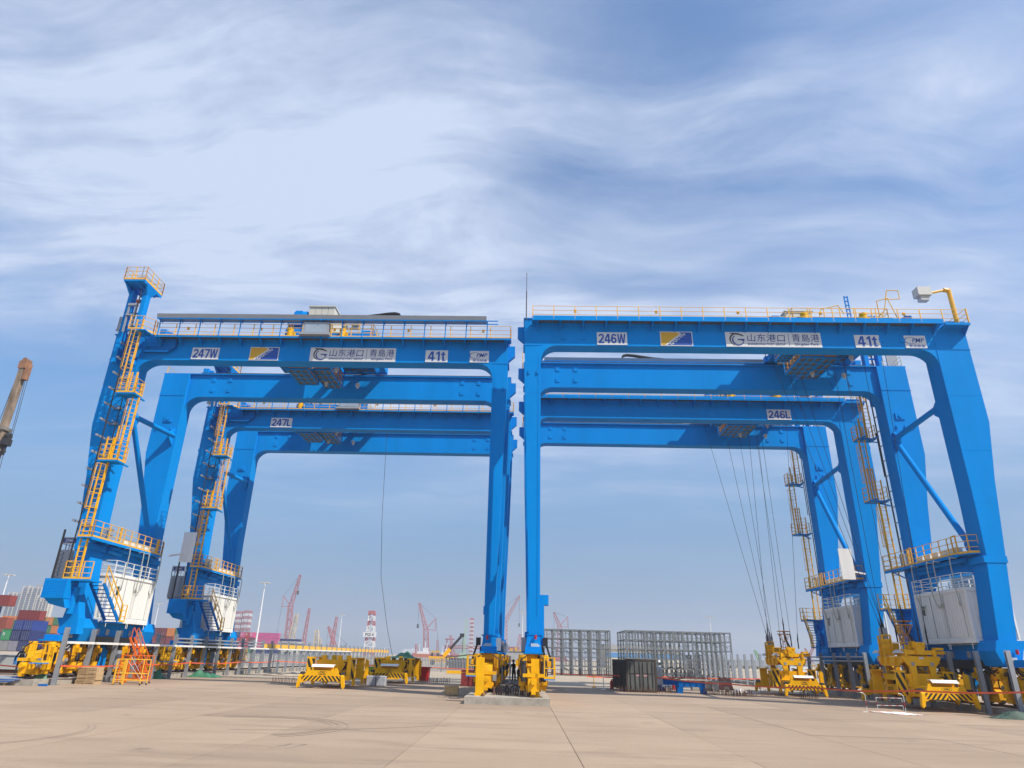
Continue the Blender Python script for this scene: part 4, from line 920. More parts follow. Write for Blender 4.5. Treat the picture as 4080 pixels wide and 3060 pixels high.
def headblock(S):
    for s in (-1, 1):
        y = s*1.32
        h = MB().xz([(-0.98, 1.32), (-0.62, 1.32), (-0.58, 1.55), (-0.34, 1.55), (-0.34, 0.95), (-0.95, 0.95), (-0.66, 1.2), (-0.62, 1.4), (-0.7, 1.9), (-1.0, 2.3), (-1.0, 2.42), (1.0, 2.42), (1.0, 2.3), (0.7, 1.9), (0.62, 1.4), (0.66, 1.2), (0.95, 0.95), (0.34, 0.95), (0.34, 1.95), (-0.34, 1.95), (-0.34, 1.0)][4:], y, y-s*0.14)
        H = h.obj('headblock_frame', YEL, S)
        for x in (-0.5, 0.5): MB().box(x-0.08, x+0.08, y+s*0.004, y+s*0.02, 1.95, 2.12).obj('sensor_window', GREY, H)
        MB().box(-0.12, 0.12, y+s*0.003, y+s*0.012, 2.28, 2.38).obj('rating_label', PLATE, H)
        sh = MB().box(-0.22, 0.22, y+s*0.1, y-s*0.16, 2.5, 2.9).box(-0.3, 0.3, y+s*0.06, y-s*0.1, 2.85, 3.12).box(-0.9, 0.9, y-s*0.05, y-s*0.3, 2.5, 2.72)
        for x in (-0.18, 0.18, 0.0): sh.tube((x, y+s*0.06, 3.02 if x else 2.88), (x, y+s*0.12, 3.02 if x else 2.88), 0.09, 12)
        for x in (-0.75, 0.75): sh.tube((x, y, 2.42), (x, y, 2.75), 0.09, 8).prism([(x-0.06, y, 2.75), (x-0.06, y-s*0.3, 2.42), (x-0.06, y, 2.42)], (0.12, 0, 0))
        sh.obj('rope_anchor', YEL, H)
        MB().tube((0.8, y-s*0.1, 2.62), (1.3, y-s*0.1, 2.62), 0.1, 10).box(0.8, 1.2, y-s*0.3, y+s*0.1, 2.74, 2.86).obj('actuator', YEL, H)
        MB().prism([(-1.25, y+s*0.06, 2.55), (-1.05, y+s*0.06, 2.72), (-0.85, y+s*0.06, 2.55)], (0, -s*0.55, 0)).obj('lamp_cover', LGREY, H)
    sd = MB()
    for x in (-0.95, 0.95):
        sd.yz([(-1.18, 2.40), (1.18, 2.40), (1.18, 2.1), (0.75, 1.9), (-0.75, 1.9), (-1.18, 2.1)], x-0.05, x+0.05)
        for y in (-0.6, 0.2, 0.8): sd.prism([(x*1.054, y-0.15, 2.38), (x*1.054, y+0.15, 2.38), (x*1.054, y, 1.95)], (0.12 if x > 0 else -0.12, 0, 0))
    sd.box(-0.9, 0.9, -1.18, 1.18, 2.3, 2.4)
    sd.obj('headblock_side', YEL, S)
    cb = MB().box(-0.35, 0.1, -1.0, -0.5, 2.42, 3.0).box(-1.0, -0.65, 0.3, 0.9, 2.42, 3.3).box(-0.2, 0.55, -0.25, 0.7, 2.42, 2.75).prism([(0.1, -0.8, 2.42), (0.7, -0.8, 2.42), (0.1, -0.8, 3.2)], (0, 0.5, 0)); cb.obj('electrical_boxes', YELD, S)
    tw = MB()
    for x in (-1.05, -0.6): tw.beam((x, 0.3, 2.42), (x, 0.3, 3.5), 0.08); tw.beam((x, 0.75, 2.42), (x, 0.75, 3.45), 0.08)
    tw.beam((-1.05, 0.3, 3.5), (-0.6, 0.3, 3.5), 0.08).beam((-1.05, 0.75, 3.45), (-0.6, 0.75, 3.45), 0.08); tw.obj('rope_tower', YELD, S)
    MB().box(-0.98, -0.68, 0.35, 0.7, 3.2, 3.9).obj('weight_box', GREY, S)
    bk = MB(); c = (0.2, 0.15)
    for z, r in ((4.25, 0.46), (4.05, 0.44), (3.55, 0.14)): bk.ring((*c, z), r, 0.022, 14)
    for k in range(10):
        t = 2*pi*k/10; bk.tube((c[0]+0.45*cos(t), c[1]+0.45*sin(t), 4.1), (c[0]+0.14*cos(t), c[1]+0.14*sin(t), 3.55), 0.016, 4)
        bk.tube((c[0]+0.14*cos(t), c[1]+0.14*sin(t), 3.55), (c[0]+0.36*cos(t), c[1]+0.36*sin(t), 2.9), 0.016, 4)
    bk.obj('cable_basket', mat('basket_orange', (0.62, 0.26, 0.03), 0.5), S)
    rl = rails(MB(), [(-0.9, -0.35, 2.42), (0.5, -0.35, 2.42)], h=0.7, r=0.02, n=2, step=0.5); rl.obj('headblock_railing', YELD, S)
    MB().path([(0.2, 0.15, 4.3), (0.3, 0.1, 3.6), (0.45, -0.2, 3.0), (0.5, -0.4, 2.6)], 0.07, 6).obj('control_cable', BLACK, S)
SG = 'yellow container spreaders in the yard'
sp1 = make_spreader(); sp1.location = (-11.8, 45.0, 0.0)
sp2 = copy_tree(sp1); sp2.location = (-9.6, 54.4, 0.0)
sp4 = copy_tree(sp1); headblock(sp4); sp4.location = (21.25, 39.95, 0.18)
sp3 = copy_tree(sp4); sp3.location = (19.15, 52.6, 0.03)
tag(sp1, 'yellow spreader on the ground left of the middle legs, nearer of the two there', group=SG)
tag(sp2, 'yellow spreader with a green tarp over its back, behind a wrapped grey block', group=SG)
tag(sp4, 'large yellow spreader with headblock hanging under the right front crane', group=SG)
tag(sp3, 'yellow spreader with headblock hanging on long ropes under the right rear crane', group=SG)
def ropes(R, S, top, tz, mode):
    """hoist ropes from the trolley to the headblock, each a part of its crane, in world coordinates"""
    inv = R.matrix_world.inverted()
    for (bx, by, bz), (tx, ty) in top:
        p = Vector((S.location.x+bx, S.location.y+by, S.location.z+bz)); q = Vector((tx, ty, tz))
        m = MB().tube(inv @ p, inv @ q, 0.014, 5)
        m.tube(inv @ p, inv @ (p + (q-p).normalized()*0.5), 0.05, 6, 0.02)
        m.tube(inv @ (p-Vector((0, 0, 0.55))), inv @ p, 0.04, 6)
        m.obj('hoist_rope', BLACK, R)
bpy.context.view_layer.update()
Bx = [(-1.0, 0.3, 3.85), (-0.62, 0.75, 3.95), (-0.85, 0.5, 4.3), (0.3, 0.3, 4.7), (0.12, -1.3, 3.7), (0.3, 1.3, 3.7), (0.75, -0.9, 3.6), (-0.3, 1.3, 3.7)]
ropes(c246l, sp3, list(zip(Bx, [(15.3, 54.2), (17.1, 54.4), (18.1, 51.2), (19.2, 52.9), (18.9, 50.9), (19.9, 54.3), (21.3, 51.2), (18.2, 54.2)])), 21.5, 0)
ropes(c246w, sp4, list(zip(Bx, [(16.6, 41.2), (18.3, 41.4), (19.2, 38.2), (20.9, 40.2), (21.0, 38.0), (21.5, 41.3), (22.4, 38.2), (17.5, 41.4)])), 21.5, 0)
inv = c247l.matrix_world.inverted()
MB().path([inv @ Vector(p) for p in ((-12.9, 58.0, 21), (-12.75, 58, 17), (-12.6, 58, 13), (-12.2, 58, 8), (-11.3, 58, 4), (-10.6, 58, 1.6))], 0.018, 5).obj('loose_cable', BLACK, c247l)

# ------------------------------------------------------------------ post fences along the outer rails
def hpost(mb, x, y, z1, w=0.11, z0=-0.02):
    mb.box(x-w, x+w, y-0.075, y-0.055, z0, z1).box(x-w, x+w, y+0.055, y+0.075, z0, z1).box(x-0.02, x+0.02, y-0.055, y+0.055, z0, z1)
post_me = {}
def post_fence(name, label, X, y0, step, n, z, rail_zs, panels=None, white=None, lean=0.0):
    E = empty(name, label, 'fence', (X, y0, 0))
    mb = MB(); hpost(mb, 0, 0, z); me = mb.mesh('post', GALV); pm = MB().tube((0, 0.1, 0), (0, step-0.1, 0), 0.05, 8).mesh('rail', GALV)
    wm = MB().box(-0.02, 0.12, 0.08, step-0.08, -0.05, 0.07).mesh('white_rail', WHITE)
    ym = MB().box(-0.03, 0.03, 0.12, step-0.12, -0.42, 0.0).mesh('yellow_panel', RAILY)
    fm = MB().box(-0.045, 0.045, 0.09, 0.13, -0.46, 0.04).box(-0.045, 0.045, step-0.13, step-0.09, -0.46, 0.04).box(-0.045, 0.045, 0.13, step-0.13, -0.47, -0.42).box(-0.045, 0.045, 0.13, step-0.13, 0.0, 0.045)
    fm = fm.mesh('panel_frame', GALV)
    for i in range(n):
        link('post', me, E, (0, i*step, 0))
        if i < n-1:
            for zr in rail_zs(i): link('rail', pm, E, (0, i*step, zr))
            if white and white(i): link('white_rail', wm, E, (0.12, i*step, white(i)))
            if panels and panels(i):
                p = link('yellow_panel', ym, E, (0, i*step, panels(i))); link('panel_frame', fm, p)
    return E
post_fence('post_fence', 'galvanised post fence with yellow panels along the left outer rail', -24.55, 37.1, 2.42, 39, 2.86,
           lambda i: [2.6, 2.35] if 5 <= i < 12 else [], lambda i: 2.55 if 12 <= i < 38 else None, lambda i: 2.1 if i < 26 else None)
post_fence('post_fence', 'lower galvanised post fence behind the left outer rail', -28.2, 40.0, 2.6, 30, 2.0, lambda i: [])
post_fence('post_fence', 'dark looking galvanised post fence in front of the right outer rail', 23.05, 34.5, 2.36, 32, 2.9, lambda i: [2.35, 2.62] if 5 < i < 13 else [])
post_fence('post_fence', 'galvanised post fence beyond the right outer rail', 26.6, 36.0, 2.6, 24, 2.3, lambda i: [])

# palisade fence in the middle distance
PF = empty('palisade_fence', 'pale grey palisade fence across the yard behind the red bin', 'fence', (-14, 92, 0))
mb = MB(); x = -24.0
while x < 12.5:
    mb.prism([(x, -0.02, 0.05), (x+0.11, -0.02, 0.05), (x+0.11, -0.02, 1.55), (x+0.055, -0.02, 1.72), (x, -0.02, 1.55)], (0, 0.03, 0)); x += 0.2
mb.obj('pales', GALV, PF, kind='stuff')
MB().box(-24, 12.5, 0.011, 0.05, 0.35, 0.42).box(-24, 12.5, 0.011, 0.05, 1.3, 1.37).obj('fence_rails', GALV, PF)
pm = MB().box(-0.05, 0.05, 0.055, 0.15, 0, 1.6).mesh('post', GALV)
for i in range(14): link('post', pm, PF, (-24+i*2.75, 0, 0))

# ------------------------------------------------------------------ steel racks under construction
def rack(label, x0, y0, nx, ny, dx, dy, nz, dz, top):
    E = empty('steel_rack', label, 'steel rack', (x0, y0, 0))
    mb = MB(); hpost(mb, 0, 0, top, 0.1); cme = mb.mesh('column', GALVD)
    bx_ = MB().box(0.1, dx-0.1, -0.04, 0.04, -0.07, 0.07).mesh('beam', GALVD); by_ = MB().box(-0.04, 0.04, 0.08, dy-0.08, -0.07, 0.07).mesh('cross_beam', GALVD)
    for i in range(nx):
        for j in range(ny):
            link('column', cme, E, (i*dx, j*dy, 0))
            for k in range(1, nz+1):
                z = min(k*dz, top-0.08)
                if i < nx-1 and (j in (0, ny-1) or k == nz): link('beam', bx_, E, (i*dx, j*dy, z))
    inf = MB(); rr = random.Random(nx)
    for j in range(ny):
        for i in range(nx-1):
            for k in range(nz):
                z = k*dz; y = j*dy
                if (j not in (0, ny-1)) or rr.random() < 0.25: continue
                for q in range(1, 5): inf.box(i*dx+q*dx/5-0.015, i*dx+q*dx/5+0.015, y-0.02, y+0.02, z+0.08, z+0.62)
                inf.box(i*dx+0.1, i*dx+dx-0.1, y-0.02, y+0.02, z+0.6, z+0.65)
                if rr.random() < 0.5:
                    q = i*dx + dx*0.3; inf.box(q-0.05, q+0.05, y-0.05, y+0.05, z, z+dz)
                if rr.random() < 0.35: inf.beam((i*dx+0.1, y+dy*0.5, z+dz*0.9), (i*dx+dx-0.1, y+dy*0.5, z+dz*0.4), 0.08)
    for i in range(nx):
        for k in range(1, nz+1):
            for j in range(ny-1):
                inf.box(i*dx-0.04, i*dx+0.04, j*dy+0.08, j*dy+dy-0.08, min(k*dz, top-0.08)-0.06, min(k*dz, top-0.08)+0.06)
    inf.obj('rack_fittings', GALVD, E, kind='stuff')
    return E
rack('tall grey steel rack frame right of the middle crane legs', 1.55, 92, 9, 3, 1.22, 2.4, 5, 1.1, 5.55)
rack('longer grey steel rack frame behind the rusty container', 13.4, 92, 12, 4, 1.22, 2.6, 5, 1.12, 5.65)

# ------------------------------------------------------------------ barrier tape
def tape(label, pts, w=0.075):
    mb = MB(); P = [Vector(p) for p in pts]; Q = []
    for i in range(len(P)-1):
        for k in range(6):
            t = k/6; p = P[i].lerp(P[i+1], t); p.z -= 0.10*sin(pi*t)*min(1, (P[i+1]-P[i]).length/8); Q.append(p)
    Q.append(P[-1])
    for i in range(len(Q)-1): mb.beam(Q[i], Q[i+1], 0.006, w)
    return tag(mb.obj('barrier_tape', TAPE), label, 'barrier tape', 'orange barrier tapes')
tape('orange barrier tape strung along the left post fence', [(-32.5, 43.0, 0.75), (-24.4, 37.1, 0.95), (-24.4, 44.4, 0.98), (-24.4, 51.6, 1.0), (-24.4, 61.3, 1.0), (-24.4, 71, 1.05)])
tape('long orange barrier tape from the rusty container to the right edge', [(1.6, 62, 0.9), (6.0, 51.6, 1.0), (9.3, 51.0, 0.95), at(2900, 2725, 48), at(3240, 2740, 43), at(3640, 2752, 36), at(4100, 2758, 32)])
tape('faint orange barrier tape across the middle yard behind the red bin', [(-24.4, 71, 1.0), (-12, 80, 0.75), (-2, 80, 0.7)])
tape('orange barrier tape crossing the right yard behind the blue trestles', [(5.0, 56, 0.75), (11, 62, 0.8), (22.9, 64, 0.85)])
for p, m_, lab in ((gnd(2367, 2740), YEL, 'thin yellow stake left of the rusty container'), (gnd(2405, 2750), WHITE, 'thin white pole on a round foot left of the rusty container')):
    mb = MB().tube((p.x, p.y, 0), (p.x, p.y, 1.05), 0.03, 6).tube((p.x, p.y, 0), (p.x, p.y, 0.05), 0.16, 10)
    tag(mb.obj('stake', m_), lab, 'stake')

# ------------------------------------------------------------------ things lying about
def wood_pallet(label, x, y, z, w=1.05, d=0.7, rz=0.0, h=0.215):
    E = empty('wooden_pallet', label, 'pallet', (x, y, z), rz, 'wooden pallets in a stack')
    for k in range(3):
        zz = k*h/2.4
        for i in range(6): pass
    for i in range(5): B(-w/2, w/2, -d/2+i*d/4.4, -d/2+i*d/4.4+0.13, h-0.03, h).obj('deck_board', WOOD, E)
    for zz in (0.0, h*0.36, h*0.68): B(-w/2, w/2, -d/2-0.012, -d/2+0.02, zz, zz+h*0.2).obj('side_board', WOOD, E)
    for xx in (-w/2, -0.05, w/2-0.1): B(xx, xx+0.1, -d/2+0.02, d/2, 0, h-0.03).obj('bearer', WOOD, E)
    return E
for k in range(4): wood_pallet(('wooden pallet at the bottom of the stack by the left fence', 'second wooden pallet from the bottom of the stack', 'third wooden pallet from the bottom of the stack', 'topmost wooden pallet of the stack by the left fence')[k], -24.05 + random.uniform(-.03, .03), 39.3, 0.0 + k*0.22, rz=random.uniform(-.05, .05))
# scaffolds
def scaffold(label, x, y, m, n2, h, w, d, stair):
    E = empty('rolling_scaffold', label, 'scaffold', (x, y, 0))
    mb = MB()
    for sx in (0, w):
        for sy in (0, d): mb.tube((sx, sy, 0.08), (sx, sy, h), 0.03, 6)
    for z in (0.25, h*0.45, h):
        mb.tube((0, 0, z), (w, 0, z), 0.025, 6).tube((0, d, z), (w, d, z), 0.025, 6).tube((0, 0, z), (0, d, z), 0.025, 6).tube((w, 0, z), (w, d, z), 0.025, 6)
    mb.obj('frame', m, E)
    br = MB().tube((w*0.35, 0, 0.3), (w, 0, h-0.05), 0.015, 5).tube((w*0.35, 0, h-0.05), (w, 0, 0.3), 0.015, 5).obj('cross_brace', GALV, E)
    ld = MB(); ladder(ld, 0.0, -0.03, 0.05, h, w*0.35, step=0.28); ld.obj('ladder', m, E)
    for sx in (0, w):
        for sy in (0, d): MB().tube((sx-0.02, sy, 0.06), (sx+0.02, sy, 0.06), 0.06, 10).obj('castor', BLACK, E)
    if stair:
        s = MB()
        for yy in (d*0.2, d*0.8): s.beam((w, yy, 0.3), (0.1, yy, h+1.0), 0.04, 0.1).beam((w+0.1, yy, 0.9), (0.25, yy, h+1.55), 0.035).beam((0.2, yy, h*0.6), (0.2, yy, h+1.5), 0.035).beam((0.6, yy, h*0.6), (0.6, yy, h+1.1), 0.035)
        for k in range(8): t = k/8; s.box(w-0.15-t*(w-0.1)*0.95, w+0.05-t*(w-0.1)*0.95, d*0.2, d*0.8, 0.35+t*(h+0.6), 0.38+t*(h+0.6))
        s.obj('stairs', m, E)
        B(0.0, w*0.6, 0.05, d-0.05, h-0.04, h+0.02).obj('platform', m, E)
        for q in range(3): B(w*0.45+q*0.17, w*0.45+q*0.17+0.14, d*0.4, d*0.55, 0.3, 1.15).obj('step_panel', ORANGE, E)
    return E
scaffold('yellow tube scaffold with a ladder in front of the left bogies', -22.7, 39.4, RAILY, None, 1.32, 1.5, 0.7, False)
scaffold('orange stair scaffold standing behind the yellow one by the left fence', -23.55, 41.2, ORANGE, None, 1.5, 1.5, 0.8, True)
scaffold('dark red stair scaffold among the bogies behind the hanging spreaders', 23.4, 47.2, RUSTRED, None, 1.4, 1.3, 0.8, True)
# crumpled tarpaulins
def tarp(label, x, y, w, d, h, m, seed, cat='tarpaulin', rz=0, z=0.0, name='tarpaulin'):
    rr = random.Random(seed); n = 16; v = []; fs = []
    ph = [rr.uniform(0, 6) for _ in range(8)]
    for i in range(n+1):
        for j in range(n+1):
            u, t = i/n-0.5, j/n-0.5
            e = max(0, 1-(2*abs(u))**2.2)*max(0, 1-(2*abs(t))**2.2)
            zz = h*e*(0.55+0.35*sin(7*u+ph[0]+3*t)+0.25*sin(11*t+ph[1]-5*u)+0.2*sin(19*u+ph[2])) + rr.uniform(0, 0.05)*h
            v.append((u*w*(1+0.12*sin(9*t+ph[3])), t*d*(1+0.12*sin(8*u+ph[4])), max(0.012, zz)))
    for i in range(n):
        for j in range(n): a = i*(n+1)+j; fs.append((a, a+n+1, a+n+2, a+1))
    mb = MB(); mb.add(v, fs); o = mb.obj(name, m, None, (x, y, z)); o.rotation_euler = (0, 0, rz)
    s = o.modifiers.new('thick', 'SOLIDIFY'); s.thickness = 0.01
    return tag(o, label, cat)
tarp('green tarpaulin heap on the left beside blue sheets', -25.6, 37.4, 1.5, 1.0, 0.62, mat('washed_green_tarp', (0.10, 0.24, 0.16), 0.6, var=0.3, scale=4), 3)
tarp('green tarpaulin lying by the fence behind the left scaffolds', -23.9, 53.4, 2.2, 1.4, 0.55, TGREEN, 5)
tarp('small green tarpaulin tucked between the left fence posts', -24.9, 48.3, 0.9, 0.9, 0.6, TGREEN, 8)
tarp('dark green tarpaulin crumpled at the right kerb under the spreader', 22.75, 33.9, 3.0, 1.0, 0.34, mat('dark_green_tarp', (0.045, 0.085, 0.06), 0.7, var=0.35, scale=4), 11)
tarp('green tarpaulin draped over the second spreader', -9.2, 54.6, 2.3, 3.0, 0.45, TGREEN, 14, z=1.7)
tarp('blue plastic sheet folded on the left pile', -26.2, 36.6, 1.4, 1.1, 0.55, TBLUE, 21)
# pile of blue edged boards on bearers
E = empty('sheet_pile', 'pile of blue edged steel sheets on wooden bearers at the left edge', 'sheet pile', (-26.9, 36.3, 0))
for k in range(5): o = B(-1.7+0.15*k, 0.9+0.1*k, -0.5, 0.5, 0.14+k*0.05, 0.17+k*0.05).obj('sheet', TBLUE if k % 2 else GALV, E); o.rotation_euler = (0.02*k, 0.01, 0.06*(k-2))
for x in (-1.2, -0.2, 0.6): B(x, x+0.12, -0.5, 0.5, 0, 0.13).obj('bearer', WOOD, E)
tag(B(-24.75, -24.3, 36.2, 36.3, 0.0, 0.1).obj('blue_offcut', BLUED), 'short blue steel offcut lying by the first fence post', 'steel offcut')
# wooden crate near the slab
E = empty('wooden_crate', 'pale wooden crate lying on the concrete left of the slab', 'crate', (-3.82, 39.2, 0), 0.02)
B(-0.36, 0.36, -0.25, 0.25, 0.02, 0.46).obj('crate_body', PINE, E)
for z0, z1 in ((0.02, 0.1), (0.38, 0.46)): B(-0.38, 0.38, -0.262, -0.252, z0, z1).obj('batten', WOOD, E)
for x in (-0.37, 0.29): B(x, x+0.08, -0.274, -0.264, 0.02, 0.47).obj('batten', WOOD, E)
B(-0.39, 0.39, -0.27, 0.27, 0.462, 0.49).obj('lid', PINE, E)
# oxide red steel boxes
E = empty('steel_box', 'oxide red steel box left of the middle bogies', 'steel box', (-3.75, 51.6, 0))
B(-0.62, 0.55, -0.4, 0.5, 0.03, 0.86).obj('box_body', RUSTRED, E); B(-0.62, 0.55, -0.42, 0.5, 0.9, 1.05).obj('box_lid', RUSTRED, E); B(-0.5, 0.54, -0.41, -0.3, 0.86, 0.9).obj('seal_strip', WOOD, E)
for x in (0.0, 0.25): B(x, x+0.04, -0.42, -0.4, 0.45, 0.49).obj('bolt', DARK, E)
E = empty('red_bin', 'tall dark red bin with a lid behind the second spreader', 'bin', (-7.9, 57.8, 0))
MB().prism([(-0.35, -0.35, 0.05), (0.35, -0.35, 0.05), (0.42, -0.35, 1.0), (-0.42, -0.35, 1.0)], (0, 0.7, 0)).obj('bin_body', RED, E); B(-0.5, 0.5, -0.42, 0.42, 1.0, 1.08).obj('bin_lid', RED, E)
# wrapped grey blocks
for x, lab in ((-9.95, 'film wrapped grey block, left of the pair before the second spreader'), (-9.28, 'film wrapped grey block, right of the pair before the second spreader')):
    m = MB().box(-0.3, 0.3, -0.3, 0.3, 0, 0.62); o = m.obj('wrapped_block', mat('film_grey', (0.42, 0.42, 0.43), 0.3, var=0.25, scale=5, bump=0.6), None, (x, 47.3, 0))
    bv = o.modifiers.new('b', 'BEVEL'); bv.width = 0.05; bv.segments = 2
    tag(o, lab, 'wrapped block', 'wrapped grey blocks')
# rusty freight container with doors towards us
E = empty('freight_container', 'dark rusty freight container with closed doors in the right yard', 'container', (7.95, 51.7, 0), 0.12)
w, h, l = 1.03, 2.05, 2.0
b = MB().box(-w, w, -l+0.03, l, 0.12, h)
for i in range(9): y = -l+0.3+i*0.42; b.box(-w-0.03, -w, y, y+0.2, 0.25, h-0.15); b.box(w, w+0.03, y, y+0.2, 0.25, h-0.15)
b.box(-w-0.05, -w+0.08, -l-0.04, -l+0.1, 0, h+0.03).box(w-0.08, w+0.05, -l-0.04, -l+0.1, 0, h+0.03).box(-w, w, -l-0.03, -l+0.1, h-0.1, h+0.04).box(-w, w, -l-0.03, -l+0.1, 0, 0.14)
RC = mat('rusted_container', (0.055, 0.04, 0.03), 0.8, var=0.6, scale=2.5, streak=0.25); RG = mat('weathered_door', (0.10, 0.105, 0.095), 0.7, var=0.55, scale=3, streak=0.3)
b.obj('container_body', RC, E)
for s in (-1, 1):
    d = B(s*0.01, s*(w-0.09), -l-0.012, -l+0.028, 0.145, h-0.105); D = d.obj('door', RG, E)
    for x in (0.12, 0.45, 0.78): MB().tube((s*x, -l-0.045, 0.2), (s*x, -l-0.045, h-0.15), 0.022, 6).obj('lock_rod', RC, D)
    B(s*0.18, s*0.92, -l-0.02, -l-0.013, 1.12, 1.2).obj('door_rib', RC, D)
    B(s*0.14, s*0.4, -l-0.02, -l-0.014, 1.0+0.0, 1.1).obj('warning_label', mat('pale_red_label', (0.45, 0.25, 0.25), 0.6), D)
# wrapped machine behind the container
E = empty('wrapped_machine', 'grey film wrapped machine on a blue pallet behind the container', 'machine', (9.55, 52.6, 0))
o = MB().box(-0.35, 0.55, -0.7, 0.7, 0.3, 1.65).obj('wrapped_body', MATS['film_grey'], E); bv = o.modifiers.new('b', 'BEVEL'); bv.width = 0.2; bv.segments = 4
B(-0.4, 0.6, -0.75, 0.75, 0.05, 0.28).obj('pallet_base', BLUED, E)
# red and white barrier frames lying and standing on the apron
RW = [RED, mat('tube_white', (0.7, 0.7, 0.68), 0.45)]
def banded(mb, p, q, r=0.014, n=5):
    p = Vector(p); q = Vector(q)
    for i in range(n): mb.m = (i+1) % 2; mb.tube(p.lerp(q, i/n), p.lerp(q, (i+1)/n), r, 6)
    mb.m = 0
mb = MB(); A_, B_, C_, D_ = (-0.1, 0.2, 0.05), (1.55, 0.35, 0.05), (1.6, -1.2, 0.05), (0.55, -1.35, 0.05)
for p, q in ((A_, B_), (B_, C_), (C_, D_), (D_, A_)): banded(mb, p, q, n=6)
for k in range(1, 7): t = k/7; mb.m = 1; mb.tube(Vector(A_).lerp(Vector(D_), t), Vector(B_).lerp(Vector(C_), t), 0.009, 5)
mb.m = 0
for x in (-0.15, 1.65):
    banded(mb, (x, 0.3, 0.02), (x+0.02, 0.3, 0.75), n=3); mb.m = 1; mb.path([(x+0.02, 0.3, 0.75), (x-0.06, 0.3, 0.84), (x-0.2, 0.3, 0.86)], 0.016, 6).path([(x, 0.3, 0.02), (x-0.2, 0.3, 0.02)], 0.016, 6); mb.m = 0
tag(mb.obj('crowd_barrier', RW, None, (16.55, 35.0, 0)), 'red and white barrier frame fallen on the apron, nearest to the viewer', 'barrier', 'red and white barrier frames')
mb = MB()
for x in (0, 1.3): banded(mb, (x, 0, 0.02), (x, 0, 0.55), n=3)
banded(mb, (0, 0, 0.55), (1.3, 0, 0.55), n=7); banded(mb, (0, 0, 0.2), (1.3, 0, 0.2), n=7)
o = tag(mb.obj('crowd_barrier', RW, None, (18.2, 38.0, 0)), 'low red and white barrier frame upright under the right front spreader', 'barrier', 'red and white barrier frames')
mb = MB()
for x in (0, 1.1, 2.2): mb.tube((x, 0, 0.02), (x, 0, 1.1), 0.03, 6)
for z in (0.2, 1.08): mb.tube((0, 0, z), (2.2, 0, z), 0.03, 6)
for k in range(14): mb.tube((0.15*k+0.1, 0, 0.2), (0.15*k+0.1, 0, 1.08), 0.012, 4)
E = empty('yard_barrier', 'dark barred barrier with a lime notice board right of the first spreader', 'barrier', (-13.3, 58.5, 0))
mb.obj('barred_frame', RUST, E)
B(0.55, 1.5, -0.06, -0.035, 0.62, 0.98).obj('notice_board', mat('lime_board', (0.42, 0.58, 0.03), 0.5), E)
for z, bd in ((0.89, '禁止跨越护栏'), (0.71, '注意安全')): link('lettering', text_fit('lettering', bd, 0.72, 0.11, BLKP, bold=0.012), E, (1.02, -0.064, z))
tag(B(-13.6, -10.4, 60.2, 60.6, 0.02, 0.62).obj('yellow_beam', YEL), 'long yellow steel beam on the ground behind the barred barrier', 'steel beam')
tag(B(-8.9, -4.9, 84, 84.5, 0.02, 0.35).obj('yellow_beam', YEL), 'distant yellow steel beam lying in front of the palisade fence', 'steel beam')
# blue trestles
for (x, y, rz), lab in (((11.6, 50.0, -0.1), 'blue steel trestle nearer to the viewer in the right yard'), ((10.6, 53.2, -0.1), 'blue steel trestle farther back, under the coiled hoses')):
    E = empty('steel_trestle', lab, 'trestle', (x, y, 0), rz, 'blue steel trestles')
    B(-0.9, 0.9, -0.2, 0.2, 0.42, 0.78).obj('top_beam', BLUED, E)
    for k in range(5): B(-0.85+k*0.4, -0.83+k*0.4, -0.24, -0.2, 0.42, 0.78).obj('web_rib', BLUED, E)
    for s in (-1, 1): MB().prism([(s*0.55, -0.25, 0.42), (s*0.9, -0.25, 0.42), (s*1.0, -0.25, 0.0), (s*0.62, -0.25, 0.0)], (0, 0.5, 0)).obj('leg', BLUED, E)
    B(-0.92, 0.92, -0.26, 0.26, 0.78, 0.82).obj('top_plate', RUST, E)
mb = MB()
for x in (0.0, 0.65): mb.ring((x, 0, 0.4), 0.38, 0.035, 16, axis=(0.4, 1, 0.1))
tag(mb.obj('coiled_hose', BLACK, None, (11.0, 53.4, 0.82)), 'two black hose coils standing on the rear blue trestle', 'hose')
# red fire extinguishers and odds and ends
for (px, py), lab in (((2438, 2745), 'red fire extinguisher at the left corner of the rusty container'), ((2685, 2748), 'red fire extinguisher left of the blue trestles'), ((2700, 2748), 'second red fire extinguisher, right of its twin beside the blue trestles')):
    p = gnd(px, py); E = empty('fire_extinguisher', lab, 'fire extinguisher', p, 0, 'red fire extinguishers')
    MB().tube((0, 0, 0), (0, 0, 0.5), 0.13, 12).tube((0, 0, 0.5), (0, 0, 0.58), 0.13, 12, 0.05).obj('cylinder', RED, E); B(-0.04, 0.1, -0.03, 0.03, 0.58, 0.66).obj('valve', DARK, E)
tarp('white and red plastic heap left of the blue trestles', *gnd(2668, 2735).xy, 1.2, 1.0, 0.95, mat('white_plastic', (0.6, 0.55, 0.5), 0.5, var=0.35, scale=4), 31, 'plastic heap')
tarp('white plastic sheet heap left of the hanging rear spreader', 16.2, 53.6, 1.9, 0.9, 0.34, MATS['white_plastic'], 33, 'plastic sheet', name='plastic_sheet')
E = empty('formwork_stack', 'stack of concrete and rusty red formwork plates right of the trestles', 'formwork', (14.6, 55.5, 0))
B(-1.9, 2.0, -0.4, 0.4, 0.62, 0.72).obj('concrete_plank', CONC, E); B(-1.7, 0.1, -0.3, 0.35, 0.03, 0.62).obj('block', CONC, E)
